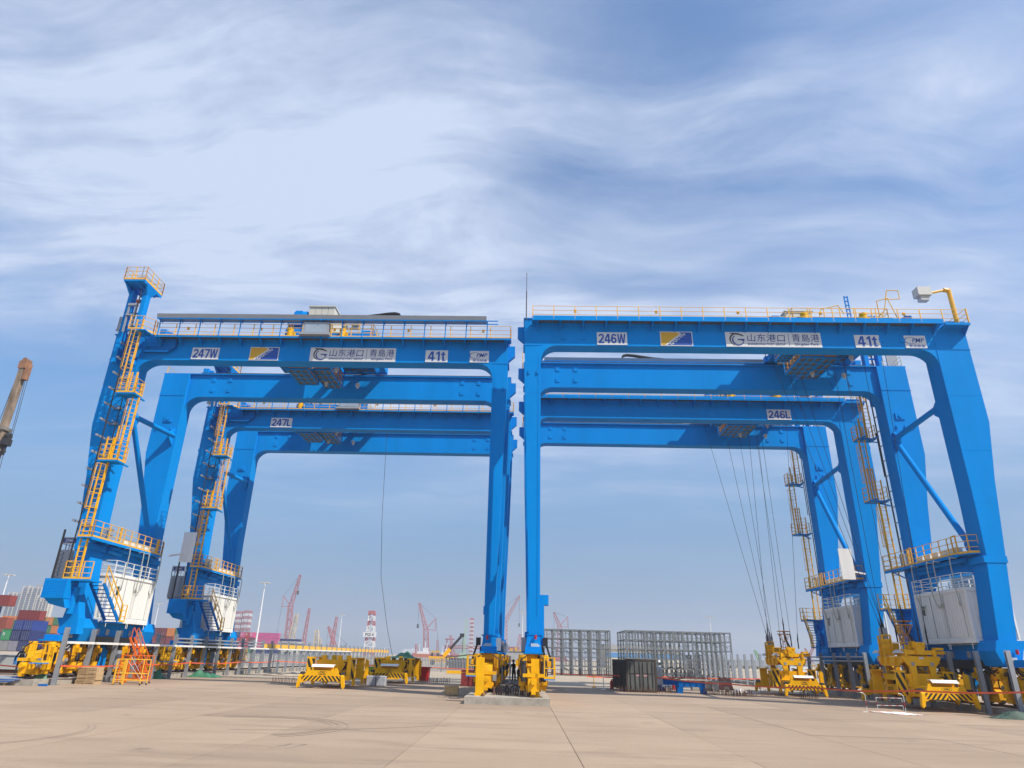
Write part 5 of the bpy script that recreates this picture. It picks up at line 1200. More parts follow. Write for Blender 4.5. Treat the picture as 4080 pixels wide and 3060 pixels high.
MB().prism([(0.2, -0.6, 0.1), (1.3, -0.6, 0.1), (1.2, -0.2, 0.95), (0.3, -0.2, 0.95)], (0, 0.05, 0)).obj('red_plate', mat('scratched_red', (0.36, 0.13, 0.09), 0.7, var=0.5, scale=4), E)
MB().prism([(0.6, -0.75, 0.0), (1.0, -0.75, 0.0), (0.95, -0.5, 0.35), (0.62, -0.5, 0.35)], (0, 0.04, 0)).obj('wood_board', WOOD, E)
MB().prism([(-0.3, -0.7, 0.0), (0.2, -0.7, 0.0), (0.18, -0.4, 0.75), (-0.25, -0.4, 0.75)], (0, 0.05, 0)).obj('board', CONC, E)
# rows of starter bars
mb = MB(); rr = random.Random(5)
for x0, x1, y, n in ((6.0, 10.5, 49.3, 22), (12.2, 15.6, 49.0, 26), (13.2, 15.3, 47.5, 14), (16.3, 18.0, 49.8, 10), (9.6, 11.4, 51.5, 12), (-8.0, -5.5, 56, 16), (-16.5, -14.5, 47, 9), (18.0, 19.2, 47.5, 9)):
    for i in range(n):
        x = x0 + (x1-x0)*i/n + rr.uniform(-.03, .03)
        for dy in (0, 0.25): mb.beam((x, y+dy, 0), (x+rr.uniform(-.03, .03), y+dy+rr.uniform(-.02, .02), rr.uniform(0.28, 0.42)), 0.025)
for i in range(16):
    x = -1.35 + i*0.115; mb.tube((x, 34.9+rr.uniform(-.2, .5), 0.3), (x, 34.9, 0.3+rr.uniform(0.25, 0.45)), 0.022 if i % 3 else 0.05, 6)
tag(mb.obj('starter_bars', RUST), kind='stuff')
mb = MB()
mb.ring((-0.95, 34.7, 0.55), 0.28, 0.02, 14, axis=(0.2, 1, 0)).ring((-0.5, 34.9, 0.5), 0.33, 0.02, 14, axis=(0.1, 1, 0.3)).ring((-0.3, 35.4, 0.45), 0.3, 0.02, 14, axis=(0.3, 1, 0.2))
tag(mb.obj('cable_loops', BLACK), 'black cable loops on the slab between the two yellow end stops', 'cable')
E = empty('step_ladder', 'grey aluminium ladder standing between the middle bogies', 'ladder', (-0.85, 37.2, 0.3))
ladder(MB(), -0.2, 0, 0, 1.75, 0.4, step=0.32).obj('ladder_rails', GALV, E)
# sand heaps
for (x, y, w, d, h), lab in (((-20.5, 62, 4, 2.4, 0.3), 'sand heap left of the first spreader'), ((-17, 66, 3.5, 2.2, 0.3), 'sand heap behind the first spreader')):
    tarp(lab, x, y, w, d, h, SOIL, int(x*7), 'sand heap', name='sand_heap')
# steel formwork bench far left
E = empty('steel_bench', 'long grey steel box at the left edge behind the worker', 'steel box', (-38.5, 50.5, 0))
B(-3.5, 3.6, -0.4, 0.5, 0.25, 1.15).obj('bench_body', LGREY, E); B(-3.5, 3.7, -0.45, 0.55, 1.15, 1.2).obj('bench_top', GALV, E); B(-3.5, 3.5, -0.3, 0.3, 0.0, 0.25).obj('bench_foot', RUST, E); B(2.0, 2.25, -0.412, -0.402, 0.6, 1.1).obj('blue_mark', BLUE, E)

# ------------------------------------------------------------------ people
SKIN = mat('skin', (0.36, 0.20, 0.13), 0.6, var=0.05); CLOTH = mat('navy_workwear', (0.012, 0.014, 0.028), 0.85, var=0.3, scale=6); HAT = mat('yellow_helmet', (0.75, 0.5, 0.01), 0.3, var=0.03)
REFL = mat('reflective_band', (0.55, 0.62, 0.5), 0.4, var=0.05); BOOT = mat('boot_black', (0.01, 0.01, 0.01), 0.6)
def person(label, x, y, rz, helmet, lean=0.0, armL=(0.30, 0.03, 0.86), armR=(-0.30, 0.03, 0.86), band=True, z=0.0):
    E = empty('person', label, 'person', (x, y, z), rz)
    V = [(0, 0, 0.95), (0, lean*0.4, 1.12), (0, lean*0.7, 1.32), (0, lean, 1.47), (0, lean*1.15, 1.54), (0, lean*1.2-0.01, 1.62), (0, lean*1.2-0.01, 1.70)]
    Rr = [(.155, .115), (.15, .11), (.165, .115), (.11, .09), (.055, .055), (.085, .095), (.075, .085)]
    Ed = [(0, 1), (1, 2), (2, 3), (3, 4), (4, 5), (5, 6)]
    def add(p, r, to): V.append(p); Rr.append((r, r)); Ed.append((to, len(V)-1)); return len(V)-1
    for sgn, arm in ((1, armL), (-1, armR)):
        hpj = add((sgn*0.10, 0, 0.88), 0.10, 0); kn = add((sgn*0.115, 0.02, 0.48), 0.068, hpj); an = add((sgn*0.12, -0.02, 0.09), 0.05, kn)
        sh = add((sgn*0.19, lean*0.9, 1.42), 0.068, 3); hand = Vector(arm); el = (Vector((sgn*0.2, lean*0.9, 1.42)) + hand)/2 + Vector((sgn*0.05, -0.05, -0.02))
        e = add(tuple(el), 0.05, sh); w_ = add(tuple(hand), 0.036, e)
    me = bpy.data.meshes.new('body'); me.from_pydata(V, Ed, []); me.materials.append(CLOTH); me.materials.append(SKIN); me.materials.append(BOOT)
    o = link('body', me, E); sk = o.modifiers.new('skin', 'SKIN')
    for i, sv in enumerate(me.skin_vertices[0].data): sv.radius = Rr[i]
    me.skin_vertices[0].data[0].use_root = True
    sb = o.modifiers.new('sub', 'SUBSURF'); sb.levels = 2; sb.render_levels = 2
    bpy.context.view_layer.update()
    me2 = bpy.data.meshes.new_from_object(o.evaluated_get(bpy.context.evaluated_depsgraph_get())); o.modifiers.clear(); o.data = me2; me2.name = 'body'
    for p in me2.polygons:
        c = p.center
        p.material_index = 1 if c.z > 1.51 else (2 if c.z < 0.13 else 0); p.use_smooth = True
    for sgn, arm in ((1, armL), (-1, armR)):
        hm = MB().ball((arm[0], arm[1]-0.005, arm[2]-0.05), 0.042, 8, 1.3)
        for k in range(4): hm.tube((arm[0]-0.024+0.016*k, arm[1]-0.015, arm[2]-0.08), (arm[0]-0.024+0.016*k, arm[1]-0.03, arm[2]-0.145-0.01*(k in (1, 2))), 0.009, 5)
        hm.tube((arm[0]-sgn*0.03, arm[1]-0.02, arm[2]-0.04), (arm[0]-sgn*0.055, arm[1]-0.04, arm[2]-0.09), 0.01, 5)
        smooth(hm.obj('hand', SKIN, E))
        bt = MB().box(sgn*0.12-0.045, sgn*0.12+0.045, -0.17, 0.08, 0.0, 0.09); bo = bt.obj('boot', BOOT, E); bv = bo.modifiers.new('b', 'BEVEL'); bv.width = 0.025; bv.segments = 2
    hy = lean*1.2 - 0.01
    fc = MB().prism([(-0.012, hy-0.088, 1.60), (0.012, hy-0.088, 1.60), (0.0, hy-0.085, 1.655)], (0, -0.03, 0)).obj('nose', SKIN, E)
    for sx in (-0.03, 0.03): MB().ball((sx, hy-0.083, 1.655), 0.011, 6).obj('eye', BOOT, E)
    B(-0.024, 0.024, hy-0.093, hy-0.083, 1.568, 1.578).obj('mouth', RUSTRED, E)
    for sx in (-0.082, 0.082): MB().ball((sx, hy, 1.635), 0.024, 6, 1.4).obj('ear', SKIN, E)
    hv = MB(); n = 14
    for i in range(6):
        a0, a1 = pi/2*i/6, pi/2*(i+1)/6
        for j in range(n):
            t0, t1 = 2*pi*j/n, 2*pi*(j+1)/n
            q = lambda a, t: (0.125*sin(a)*cos(t), hy + 0.145*sin(a)*sin(t), 1.69 + 0.135*cos(a))
            hv.add([q(a0, t0), q(a0, t1), q(a1, t1), q(a1, t0)], [(0, 3, 2, 1)])
    hv.box(-0.09, 0.09, hy-0.2, hy-0.12, 1.685, 1.70)
    smooth(hv.obj('helmet', helmet, E))
    if band:
        for s in (-1, 1): B(s*0.03, s*0.15, lean-0.125, lean-0.115, 1.33, 1.38).obj('reflective_strip', REFL, E)
    return E
person('worker in navy overalls and yellow helmet standing at the left edge', -34.2, 47.6, 0.55, HAT, armL=(0.31, -0.08, 0.93), armR=(-0.33, -0.02, 0.86))
person('person in black with a hood, left of the three between the middle bogies', at(2047, 2690, 58).x, 58.0, -0.5, BLACK, lean=-0.06, band=False, armL=(0.2, -0.25, 1.1))
person('person in black bending forward, middle of the three between the middle bogies', at(2067, 2690, 58.4).x, 58.4, 1.1, BLACK, lean=-0.16, band=False, armL=(0.3, -0.3, 1.0))
person('person in black half hidden by the right middle bogie', at(2086, 2690, 58.8).x, 58.8, 0.4, BLACK, lean=-0.05, band=False)
# ------------------------------------------------------------------ shipping containers in the far stacks
def container_mesh(L, W=2.44, H=2.56):
    """body along x, doors at the -x end; ribs on sides and ends"""
    b = MB().box(-L/2+.05, L/2-.05, -W/2+.05, W/2-.05, 0.05, H-.03)
    n = int(L/0.6)
    for i in range(n):
        x = -L/2+0.25+i*(L-0.5)/n; b.box(x, x+0.28, -W/2, -W/2+0.05, 0.2, H-0.15).box(x, x+0.28, W/2-0.05, W/2, 0.2, H-0.15)
    for x in (-L/2, L/2-0.12):
        for y in (-W/2-0.01, W/2-0.11): b.box(x, x+0.12, y, y+0.12, 0, H+0.01)
    for y in (-W/2-0.005, W/2-0.095): b.box(-L/2+.12, L/2-.12, y, y+0.1, 0, 0.18); b.box(-L/2+.12, L/2-.12, y, y+0.1, H-0.13, H)
    return b.mesh('container', OBCOL)
def door_mesh(W=2.44, H=2.56, L=6.06):
    d = MB()
    for s in (-1, 1):
        d.m = 0; d.box(-L/2-0.01, -L/2+0.05, s*0.02, s*(W/2-0.13), 0.15, H-0.15)
        d.m = 1
        for y in (0.25, 0.85): d.box(-L/2-0.04, -L/2-0.012, s*y-0.02, s*y+0.02, 0.15, H-0.15)
        for z in (0.7, 1.0): d.box(-L/2-0.05, -L/2-0.042, s*0.2, s*0.5, z, z+0.06)
    return d.mesh('doors', [OBCOL, GALV])
CM20, CM40, DM = container_mesh(6.06), container_mesh(12.19), door_mesh()
LOGO = text_mesh('logo_mark', 'n', 1.0, PLATE, bold=0.04)
CC = {'orange': (0.62, 0.17, 0.02), 'green': (0.02, 0.16, 0.05), 'bright green': (0.02, 0.32, 0.10), 'brown': (0.30, 0.10, 0.03), 'dark red': (0.22, 0.025, 0.02), 'red': (0.45, 0.015, 0.02), 'rust red': (0.28, 0.05, 0.025),
      'navy': (0.012, 0.022, 0.13), 'blue': (0.01, 0.04, 0.24), 'pink': (0.58, 0.10, 0.22), 'maroon': (0.14, 0.02, 0.03), 'grey': (0.30, 0.30, 0.29)}
ORD = ['leftmost', 'second from the left', 'third from the left', 'fourth from the left', 'fifth from the left', 'sixth from the left', 'seventh from the left', 'eighth from the left', 'ninth from the left']
TIER = ['bottom tier', 'second tier', 'third tier', 'fourth tier', 'fifth tier']
def container(col, x, y, z, long_=False, rz=pi/2, where='', group='', mark=False):
    o = link('shipping_container', CM40 if long_ else CM20, None, (x+random.uniform(-.06, .06), y, z)); o.rotation_euler = (0, 0, rz+random.uniform(-.008, .008))
    c = [q*random.uniform(0.85, 1.12) for q in CC[col]]; o.color = (*c, 1)
    tag(o, f'{col} container, {where}', 'container', group)
    if not long_:
        d = link('doors', DM, o); d.color = o.color
    if mark:
        t = link('side_mark', LOGO, o, (3.5 if long_ else -3.05, -1.24 if long_ else 0.5, 1.6)); t.rotation_euler = (pi/2, 0, 0) if long_ else (pi/2, 0, -pi/2); t.scale = (1.3, 1.3, 1)
    return o
def stack(x0, y, cols, place, group, pitch=2.55, zs=2.6):
    for i, col in enumerate(cols):
        for k, c in enumerate(col):
            if c: container(c, x0+i*pitch, y+random.uniform(-.15, .15), k*zs, rz=pi/2, where=f'{TIER[k]}, {ORD[i]} in {place}', group=group, mark=c in ('pink', 'bright green', 'navy', 'red'))
# lengthwise tower at the left edge
x = at(50, 2400, 168).x - 2.6
for k, (c, dx) in enumerate((('dark red', -2.4), ('rust red', -0.8), ('rust red', 3.4), ('navy', -0.6), ('dark red', 2.5))):
    container(c, x-6.1+dx, 168, k*2.6, True, 0.0, f'lengthwise, {TIER[k]} of the left edge tower', 'containers in the left edge tower', mark=c in ('navy',))
x = at(64, 2480, 186).x
for k, (c, w_) in enumerate((('grey', 0), ('bright green', 0), ('bright green', 0), ('dark red', 1))):
    if w_: container(c, x+3.9, 186, k*2.6, False, 0.0, 'lengthwise on top, right of the left edge tower', 'containers right of the left edge tower')
    else: container(c, x+0.4, 186, k*2.6, where=f'{TIER[k]}, end on, right of the left edge tower', group='containers right of the left edge tower', mark=c == 'bright green')
for k, c in enumerate(('grey', 'navy', 'blue')): container(c, x+3.1, 186, k*2.6, where=f'{TIER[k]}, end on, beside the bright green ones', group='containers right of the left edge tower')
for k, c in enumerate(('navy', 'navy', 'blue')): container(c, x+5.7, 186, k*2.6, where=f'{TIER[k]}, end on, second column right of the green ones', group='containers right of the left edge tower')
x = at(44, 2475, 232).x
stack(x, 232, [['maroon', 'navy', 'dark red', 'orange'], ['maroon', 'navy', 'dark red', 'orange'], ['green', 'navy', 'dark red', 'green'], ['green', 'navy', 'rust red', 'brown'],
               ['bright green', 'navy', 'orange', 'brown'], ['bright green', 'navy', 'maroon', 'green'], ['maroon', 'dark red', 'green', 'orange'], ['maroon', 'dark red', 'orange', 'green']], 'the stack behind the left crane', 'containers stacked behind the left front crane')
x = at(470, 2580, 225).x
stack(x, 225, [['maroon', 'rust red'], ['dark red', 'maroon'], ['maroon', 'dark red'], ['dark red', 'grey'], ['orange', 'orange', 'orange'], ['maroon', 'dark red', 'maroon'], ['orange', 'maroon', 'maroon'], ['maroon', 'dark red', 'orange'], ['grey', 'orange', 'green']], 'the stack between left cranes', 'containers between the two left cranes')
x = at(918, 2530, 365).x
stack(x, 365, [['green', 'navy', 'pink', None], ['green', 'pink', 'navy', 'pink'], ['green', 'navy', 'red', 'navy'], ['pink', 'pink', 'rust red', 'pink'], ['navy', 'red', 'red', 'red'], ['green', 'navy', 'maroon', 'pink']], 'the far pink stack', 'containers in the far pink and navy stack')
for k, c in enumerate(('navy', 'pink', 'pink', 'pink')): container(c, x+6*2.55+4.8, 365, k*2.6, True, 0.0, f'lengthwise, {TIER[k]}, right part of the far pink stack', 'containers in the far pink and navy stack')
for k, c in enumerate(('grey', 'navy', 'navy')): container(c, x+6*2.55+14.5, 371, k*2.6, True, 0.0, f'lengthwise, {TIER[k]}, right end of the far pink stack', 'containers in the far pink and navy stack')

# ------------------------------------------------------------------ light masts
def light_mast(px, pyt, Y, label):
    p = at(px, pyt, Y); h = p.z
    E = empty('light_mast', label, 'light mast', (p.x, Y, 0), 0, 'tall yard light masts')
    s = h/28
    MB().tube((0, 0, 0), (0, 0, h*0.55), 0.42*s, 10, 0.32*s).tube((0, 0, h*0.55), (0, 0, h), 0.3*s, 10, 0.16*s).tube((0, 0, h*0.55-0.2), (0, 0, h*0.55+0.2), 0.42*s, 10).obj('pole', PWHITE, E)
    MB().ring((0, 0, h), 1.5*s, 0.1*s, 14).tube((-1.5*s, 0, h), (1.5*s, 0, h), 0.07*s, 5).tube((0, -1.5*s, h), (0, 1.5*s, h), 0.07*s, 5).tube((0, 0, h), (0, 0, h+2*s), 0.06*s, 5).obj('lamp_ring', GALV, E)
    for k in range(8):
        t = 2*pi*k/8; x, y = 1.75*s*cos(t), 1.75*s*sin(t); B(x-0.4*s, x+0.4*s, y-0.3*s, y+0.3*s, h-0.25*s, h+0.12*s).obj('floodlight', LGREY, E)
light_mast(1057, 2322, 270, 'tall white light mast, the big one right of the left rear crane')
light_mast(634, 2405, 330, 'white light mast seen between the two left cranes')
light_mast(2082, 2438, 330, 'white light mast seen between the middle crane legs')
light_mast(2827, 2458, 330, 'white light mast behind the longer steel rack')
light_mast(36, 2290, 260, 'white light mast above the containers at the left edge')
light_mast(1363, 2450, 400, 'white light mast left of the red and white derrick')

# ------------------------------------------------------------------ apartment towers
GLZ = mat('tower_glass', (0.06, 0.08, 0.13), 0.25, var=0.15, scale=0.3); TW = mat('tower_wall', (0.33, 0.32, 0.30), 0.8, var=0.06, scale=0.1); TWC = mat('tower_cream', (0.66, 0.58, 0.44), 0.8, var=0.04, scale=0.1)
def tower(label, px0, px1, pyt, Y, split=0.6):
    a, b = at(px0, pyt, Y), at(px1, pyt, Y); h = a.z; w = b.x-a.x
    E = empty('apartment_tower', label, 'apartment tower', (a.x, Y, 0), 0, 'apartment towers far left')
    d = w*0.5
    body = MB().box(0, w, 0, d, 0, h*0.97).box(w*0.05, w*0.3, d*0.2, d*0.8, h*0.97, h).box(w*0.55, w*0.95, d*0.2, d*0.8, h*0.97, h+2)
    body.obj('wall', TW, E)
    pil = MB()
    for x in (0, w*0.27, w*0.5, w*0.78, w-1.2): pil.box(x, x+1.2, -1.0, -0.02, 0, h*0.975+ (2 if x in (0,) else 0))
    pil.box(w*0.27, w*0.27+2.4, -1.1, -0.01, h*0.86, h); pil.box(w+0.02, w+0.3, 0, d, 0, h*0.98)
    pil.obj('pilaster', TWC, E)
    win = MB(); bal = MB(); nf = int(h/3.1)
    for k in range(1, nf):
        z = k*h*0.96/nf
        for x0, x1 in ((0.05, 0.25), (0.31, 0.48), (0.56, 0.76), (0.83, 0.95)):
            win.box(w*x0, w*x1, -0.35, -0.05, z+0.3, z+2.1); bal.box(w*x0, w*x1, -1.2, -0.4, z-0.25, z+0.05)
        win.box(w+0.3, w+0.5, d*0.15, d*0.4, z+0.4, z+2.0)
    win.obj('windows', GLZ, E, kind='stuff'); bal.obj('balconies', TW, E, kind='stuff')
tower('leftmost grey apartment tower behind the container stacks', 36, 104, 2357, 1150)
tower('tallest grey apartment tower, in the middle of the three at the left', 96, 172, 2332, 1100)
tower('cream apartment tower, rightmost of the three at the left', 152, 205, 2372, 1030)

# ------------------------------------------------------------------ lattice cranes, rigs and a shipyard gantry far away
def lattice(mb, p, q, w0, w1, n, t):
    p, q = Vector(p), Vector(q); d = (q-p).normalized(); u = Vector((0, 1, 0)); a = d.cross(u).normalized(); b = a.cross(d)
    C = lambda s, i: p.lerp(q, s) + a*((w0+(w1-w0)*s)/2*(1, 1, -1, -1)[i]) + b*((w0+(w1-w0)*s)/2*(1, -1, -1, 1)[i])
    for i in range(4): mb.beam(C(0, i), C(1, i), t)
    for k in range(n):
        s0, s1 = k/n, (k+1)/n
        for i in range(4):
            j = (i+1) % 4
            mb.beam(C(s0, i), C(s1, j), t*0.7) if (k+i) % 2 else mb.beam(C(s0, j), C(s1, i), t*0.7)
            mb.beam(C(s1, i), C(s1, j), t*0.7)
    return mb
def far_crane(label, pts, Y, m=None, w=3.0, hook=None, stay=True, cat='crane', group='far lattice cranes'):
    """pts: photo points foot, (knee), tip; the crane stands on the ground at distance Y"""
    P = [at(x, y, Y) for x, y in pts]; base = Vector((P[0].x, Y, 0))
    E = empty('lattice_crane', label, cat, base, 0, group); m = m or PRED
    L = [Vector((p.x-base.x, 0, p.z)) for p in P]; L[0].z = max(0, min(L[0].z, L[1].z-5)); L[0].z = 2.0
    t = w*0.13
    if len(L) == 3:
        lattice(MB(), L[0], L[1], w*1.15, w, max(3, int((L[1]-L[0]).length/w)), t).obj('mast', m, E)
        lattice(MB(), L[1], L[2], w*0.85, w*0.4, max(4, int((L[2]-L[1]).length/w)), t*0.85).obj('boom', m, E)
        s = 1 if L[2].x < L[1].x else -1
        k = L[1] + Vector((s*w*2.2, 0, w*2.4)); MB().beam(L[1], k, t*1.3).beam(k, L[1]+Vector((s*w*2.2, 0, -w*0.2)), t).beam(L[1]+Vector((s*w*2.2, 0, -w*0.2)), L[1], t).obj('back_mast', m, E)
        if stay: MB().tube(k, L[2], t*0.25, 4).tube(k, Vector((s*w*3, 0, 3)), t*0.25, 4).obj('stay_ropes', DARK, E)
    else:
        lattice(MB(), L[0], L[1], w, w*0.5, max(5, int((L[1]-L[0]).length/w)), t).obj('boom', m, E)
        s = 1 if L[1].x < L[0].x else -1
        k = L[0] + Vector((s*w*2.5, 0, (L[1].z)*0.3))
        if stay: MB().tube(L[1], k, t*0.3, 4).beam(L[0], k, t).obj('stay_ropes', DARK, E)
    tip = L[-1]
    if hook:
        MB().tube(tip, tip-Vector((0, 0, hook)), t*0.25, 4).obj('hoist_rope', DARK, E); o = tip-Vector((0, 0, hook)); MB().box(o.x-w*.2, o.x+w*.2, -w*.2, w*.2, o.z-w*0.9, o.z).obj('hook_block', DARK, E)
    MB().box(-w*1.6, w*1.6, -w, w, 0.6, 3.2).box(-w*2, w*2, -w*1.3, -w*0.8, 0, 1.4).box(-w*2, w*2, w*0.8, w*1.3, 0, 1.4).obj('crane_base', m, E)
CREAMM = mat('mast_cream', (0.50, 0.43, 0.32), 0.6, var=0.08, scale=0.3)
far_crane('tallest red lattice crane, left of the grey building', [(1143, 2570), (1158, 2415), (1197, 2291)], 620, w=3.6, hook=14)
far_crane('cream lattice mast right beside the tallest red crane', [(1157, 2560), (1183, 2445)], 600, CREAMM, 4.5, stay=False)
far_crane('thin red lattice boom between the cream mast and the far mast stub', [(1207, 2572), (1233, 2424)], 640, w=3.0, stay=False)
far_crane('short cream tower stub above the grey building', [(1262, 2580), (1263, 2511)], 560, CREAMM, 4.5, stay=False)
far_crane('small cream boom leaning right of the tower stub', [(1273, 2582), (1277, 2545)], 560, CREAMM, 3.0, stay=False)
far_crane('red lattice crane leaning left, with a hook, left of the derrick', [(1343, 2590), (1309, 2497)], 640, w=3.4, hook=32)
far_crane('red lattice boom leaning right, crossing behind its neighbour', [(1318, 2590), (1342, 2459)], 700, w=3.6, stay=False)
far_crane('red tower crane with a raised boom to the left, right of the derrick', [(1698, 2615), (1697, 2507), (1671, 2403)], 560, w=3.4, hook=16)
far_crane('red lattice crane seen between the middle crane legs', [(2012, 2600), (2013, 2477), (2070, 2374)], 640, w=3.4, hook=24)
far_crane('short red boom between the middle crane legs', [(2061, 2600), (2073, 2528)], 620, w=3.6, stay=False)
far_crane('red crane with a boom to the left above the first steel rack', [(2228, 2600), (2229, 2495), (2207, 2440)], 520, w=2.8, hook=14)
far_crane('pale green slim crane boom left of the red and white leg', [(1847, 2615), (1858, 2470)], 480, mat('pale_green_boom', (0.36, 0.52, 0.33), 0.5), 1.8, stay=False)
far_crane('green lattice boom above the right post fence', [(3034, 2640), (3006, 2591)], 420, mat('boom_green', (0.16, 0.42, 0.12), 0.5), 1.6, hook=12)
far_crane('faint red boom leaning right behind the hanging rear spreader', [(3205, 2625), (3243, 2575)], 620, w=2.4, stay=False)
far_crane('faint red boom leaning left behind the hanging rear spreader', [(3238, 2628), (3207, 2583)], 640, w=2.0, stay=False)
far_crane('small red crane leaning left near the ships', [(1662, 2620), (1658, 2567)], 700, w=3.2, stay=False)
far_crane('small red mast behind the yellow portal', [(1743, 2615), (1743, 2550)], 700, w=2.6, stay=False)
far_crane('red crossed boom in front of the shipyard gantry', [(1806, 2620), (1795, 2532)], 680, w=3.4, stay=False)
# telescopic boom, yellow foot and black tip
a, b = gnd(1765, 2640), at(1840, 2534, 150)
E = empty('mobile_crane', 'mobile crane with a black and yellow telescopic boom near the palisade fence', 'mobile crane', (at(1767, 2634, 150).x, 150, 0))
d = Vector((b.x-E.location.x, 0, b.z-1.8)); o = Vector((0, 0, 1.8))
MB().beam(o, o+d*0.35, 0.75, 0.75).obj('boom_foot', YEL, E); MB().beam(o+d*0.33, o+d, 0.5, 0.5).box((o+d).x-0.4, (o+d).x+0.5, -0.3, 0.3, (o+d).z-0.2, (o+d).z+0.5).obj('boom', DARK, E)
MB().tube(o+d+Vector((0.3, 0, 0)), o+d+Vector((0.3, 0, -3.2)), 0.06, 5).obj('hoist_rope', DARK, E); B(-3, 2, -1.2, 1.2, 0.6, 1.7).obj('carrier', YEL, E)
for x in (-2.2, 1.2): MB().tube((x, -1.25, 0.55), (x, -1.0, 0.55), 0.55, 12).obj('wheel', BLACK, E)
# big brown mobile crane boom at the left edge
E = empty('mobile_crane', 'weathered brown telescopic crane boom rising at the left edge', 'mobile crane', (-42.8, 45.0, 0))
BR = mat('weathered_boom', (0.27, 0.20, 0.14), 0.7, var=0.55, scale=2.5, streak=0.3)
p0, p1, p2 = Vector((0, 0, 2.6)), None, at(95, 1466, 45) - Vector((-42.8, 45, 0))
ax = (p2-p0); mid = p0 + ax*0.80
p1 = at(20, 1690, 45) - Vector((-42.8, 45, 0)); ax1 = (p1-p2).normalized(); p0 = p2 + ax1*20.5
E.location.x += 0; 
mid = p2 + ax1*4.9
MB().beam(p0, mid, 0.52, 0.62).obj('boom_section', BR, E); MB().beam(mid, p2, 0.38, 0.46).obj('boom_section', BR, E)
MB().beam(mid-ax1*0.05, mid+ax1*0.18, 0.74, 0.84).beam(mid+ax1*1.6, mid+ax1*1.75, 0.9, 0.75).obj('boom_collar', mat('boom_grey', (0.22, 0.20, 0.17), 0.6, var=0.4), E)
t = MB().box(p2.x-0.28, p2.x+0.32, -0.28, 0.28, p2.z-0.1, p2.z+0.5); t.tube((p2.x+0.1, -0.3, p2.z+0.55), (p2.x+0.1, 0.3, p2.z+0.55), 0.2, 10).box(p2.x+0.25, p2.x+0.5, -0.2, 0.2, p2.z-1.0, p2.z+0.3)
t.obj('boom_head', mat('boom_head_rust', (0.30, 0.15, 0.08), 0.7, var=0.5), E)
MB().box(mid.x+0.35, mid.x+0.75, -0.3, 0.3, mid.z-1.3, mid.z-0.8).tube((mid.x+0.4, 0, mid.z-0.6), (mid.x+0.7, 0, mid.z-0.6), 0.25, 10).obj('rope_drum', DARK, E)
MB().tube((p2.x+0.42, 0, p2.z-0.8), (mid.x+0.75, 0, mid.z-0.9), 0.02, 5).tube((p2.x+0.5, 0.1, p2.z-0.8), (mid.x+0.8, 0.1, mid.z-1.3), 0.02, 5).tube((mid.x+0.6, 0, mid.z-1.3), p0+Vector((1.4, 0, 1)), 0.02, 5).tube((p2.x-0.3, 0, p2.z), p0+Vector((-1.2, 0, 2)), 0.02, 5).obj('hoist_ropes', DARK, E)
MB().box(mid.x+0.42, mid.x+0.62, -0.1, 0.1, mid.z-2.0, mid.z-1.3).obj('hook_block', DARK, E)
bx = p0.x; E2 = MB().box(bx-3.5, bx+2.2, -1.3, 1.3, 0.9, 1.6).box(bx-2.0, bx+0.6, -1.2, 1.2, 1.6, max(2.6, p0.z+0.5)); E2.obj('carrier', BR, E)
for x in (-2.8, -1.4, 0.4, 1.6): MB().tube((bx+x, -1.35, 0.55), (bx+x, 1.35, 0.55), 0.55, 14).obj('wheel', BLACK, E)
# drilling derrick
Y = 420; A = at(1472, 2606, Y)
E = empty('drilling_derrick', 'red and white drilling derrick with a white name board', 'derrick', (A.x, Y, 0))
zt = at(1483, 2435, Y).z; rel = lambda px: at(px, 2600, Y).x - A.x
xs = lambda z: 1.0 - z/zt
W0, W1 = (rel(1490)-rel(1452))/2, (at(1492, 2440, Y).x-at(1474, 2440, Y).x)/2; cx0 = (rel(1452)+rel(1490))/2; cx1 = at(1483, 2440, Y).x - A.x
nseg = 9
for k in range(nseg):
    mb = MB(); s0, s1 = k/nseg, (k+1)/nseg
    lattice(mb, (cx0+(cx1-cx0)*s0, 0, zt*s0), (cx0+(cx1-cx0)*s1, 0, zt*s1), 2*(W0+(W1-W0)*s0), 2*(W0+(W1-W0)*s1), 1, 0.55)
    mb.obj('derrick_section', PRED if k in (0, 3, 6, 8) else PWHITE, E)
sg = B(cx1-3.6, cx1+4.4, -3.4, -3.0, zt*0.42, zt*0.53).obj('name_board', PWHITE, E); link('lettering', text_fit('lettering', 'PGI 4', 5.0, 1.7, BLKP, bold=0.02), E, (cx1+0.4, -3.44, zt*0.475))
MB().box(cx1-2, cx1+2, -2, 2, zt*0.93, zt).obj('crown_block', PRED, E)
# red and white jack-up legs
for lab, px, pyt, pyb, Y, wpx, n in (('left one of the twin red and white jack-up legs behind the pink containers', 958, 2437, 2600, 800, 25, 14), ('right one of the twin red and white jack-up legs behind the pink containers', 990, 2434, 2600, 800, 26, 14), ('single red and white jack-up leg left of the middle crane legs', 1881, 2464, 2620, 520, 15, 20)):
    a = at(px, pyt, Y); E = empty('jack_up_leg', lab, 'jack-up leg', (a.x, Y, 0), 0, 'red and white jack-up legs')
    w = at(px+wpx/2, pyt, Y).x - at(px-wpx/2, pyt, Y).x
    for k in range(n):
        mb = MB(); lattice(mb, (0, 0, a.z*k/n), (0, 0, a.z*(k+1)/n), w*0.92, w*0.92, 2, w*0.09)
        mb.obj('leg_section', GALV if k < n*0.45 and px < 1500 else (PRED if k % 2 else PWHITE), E)
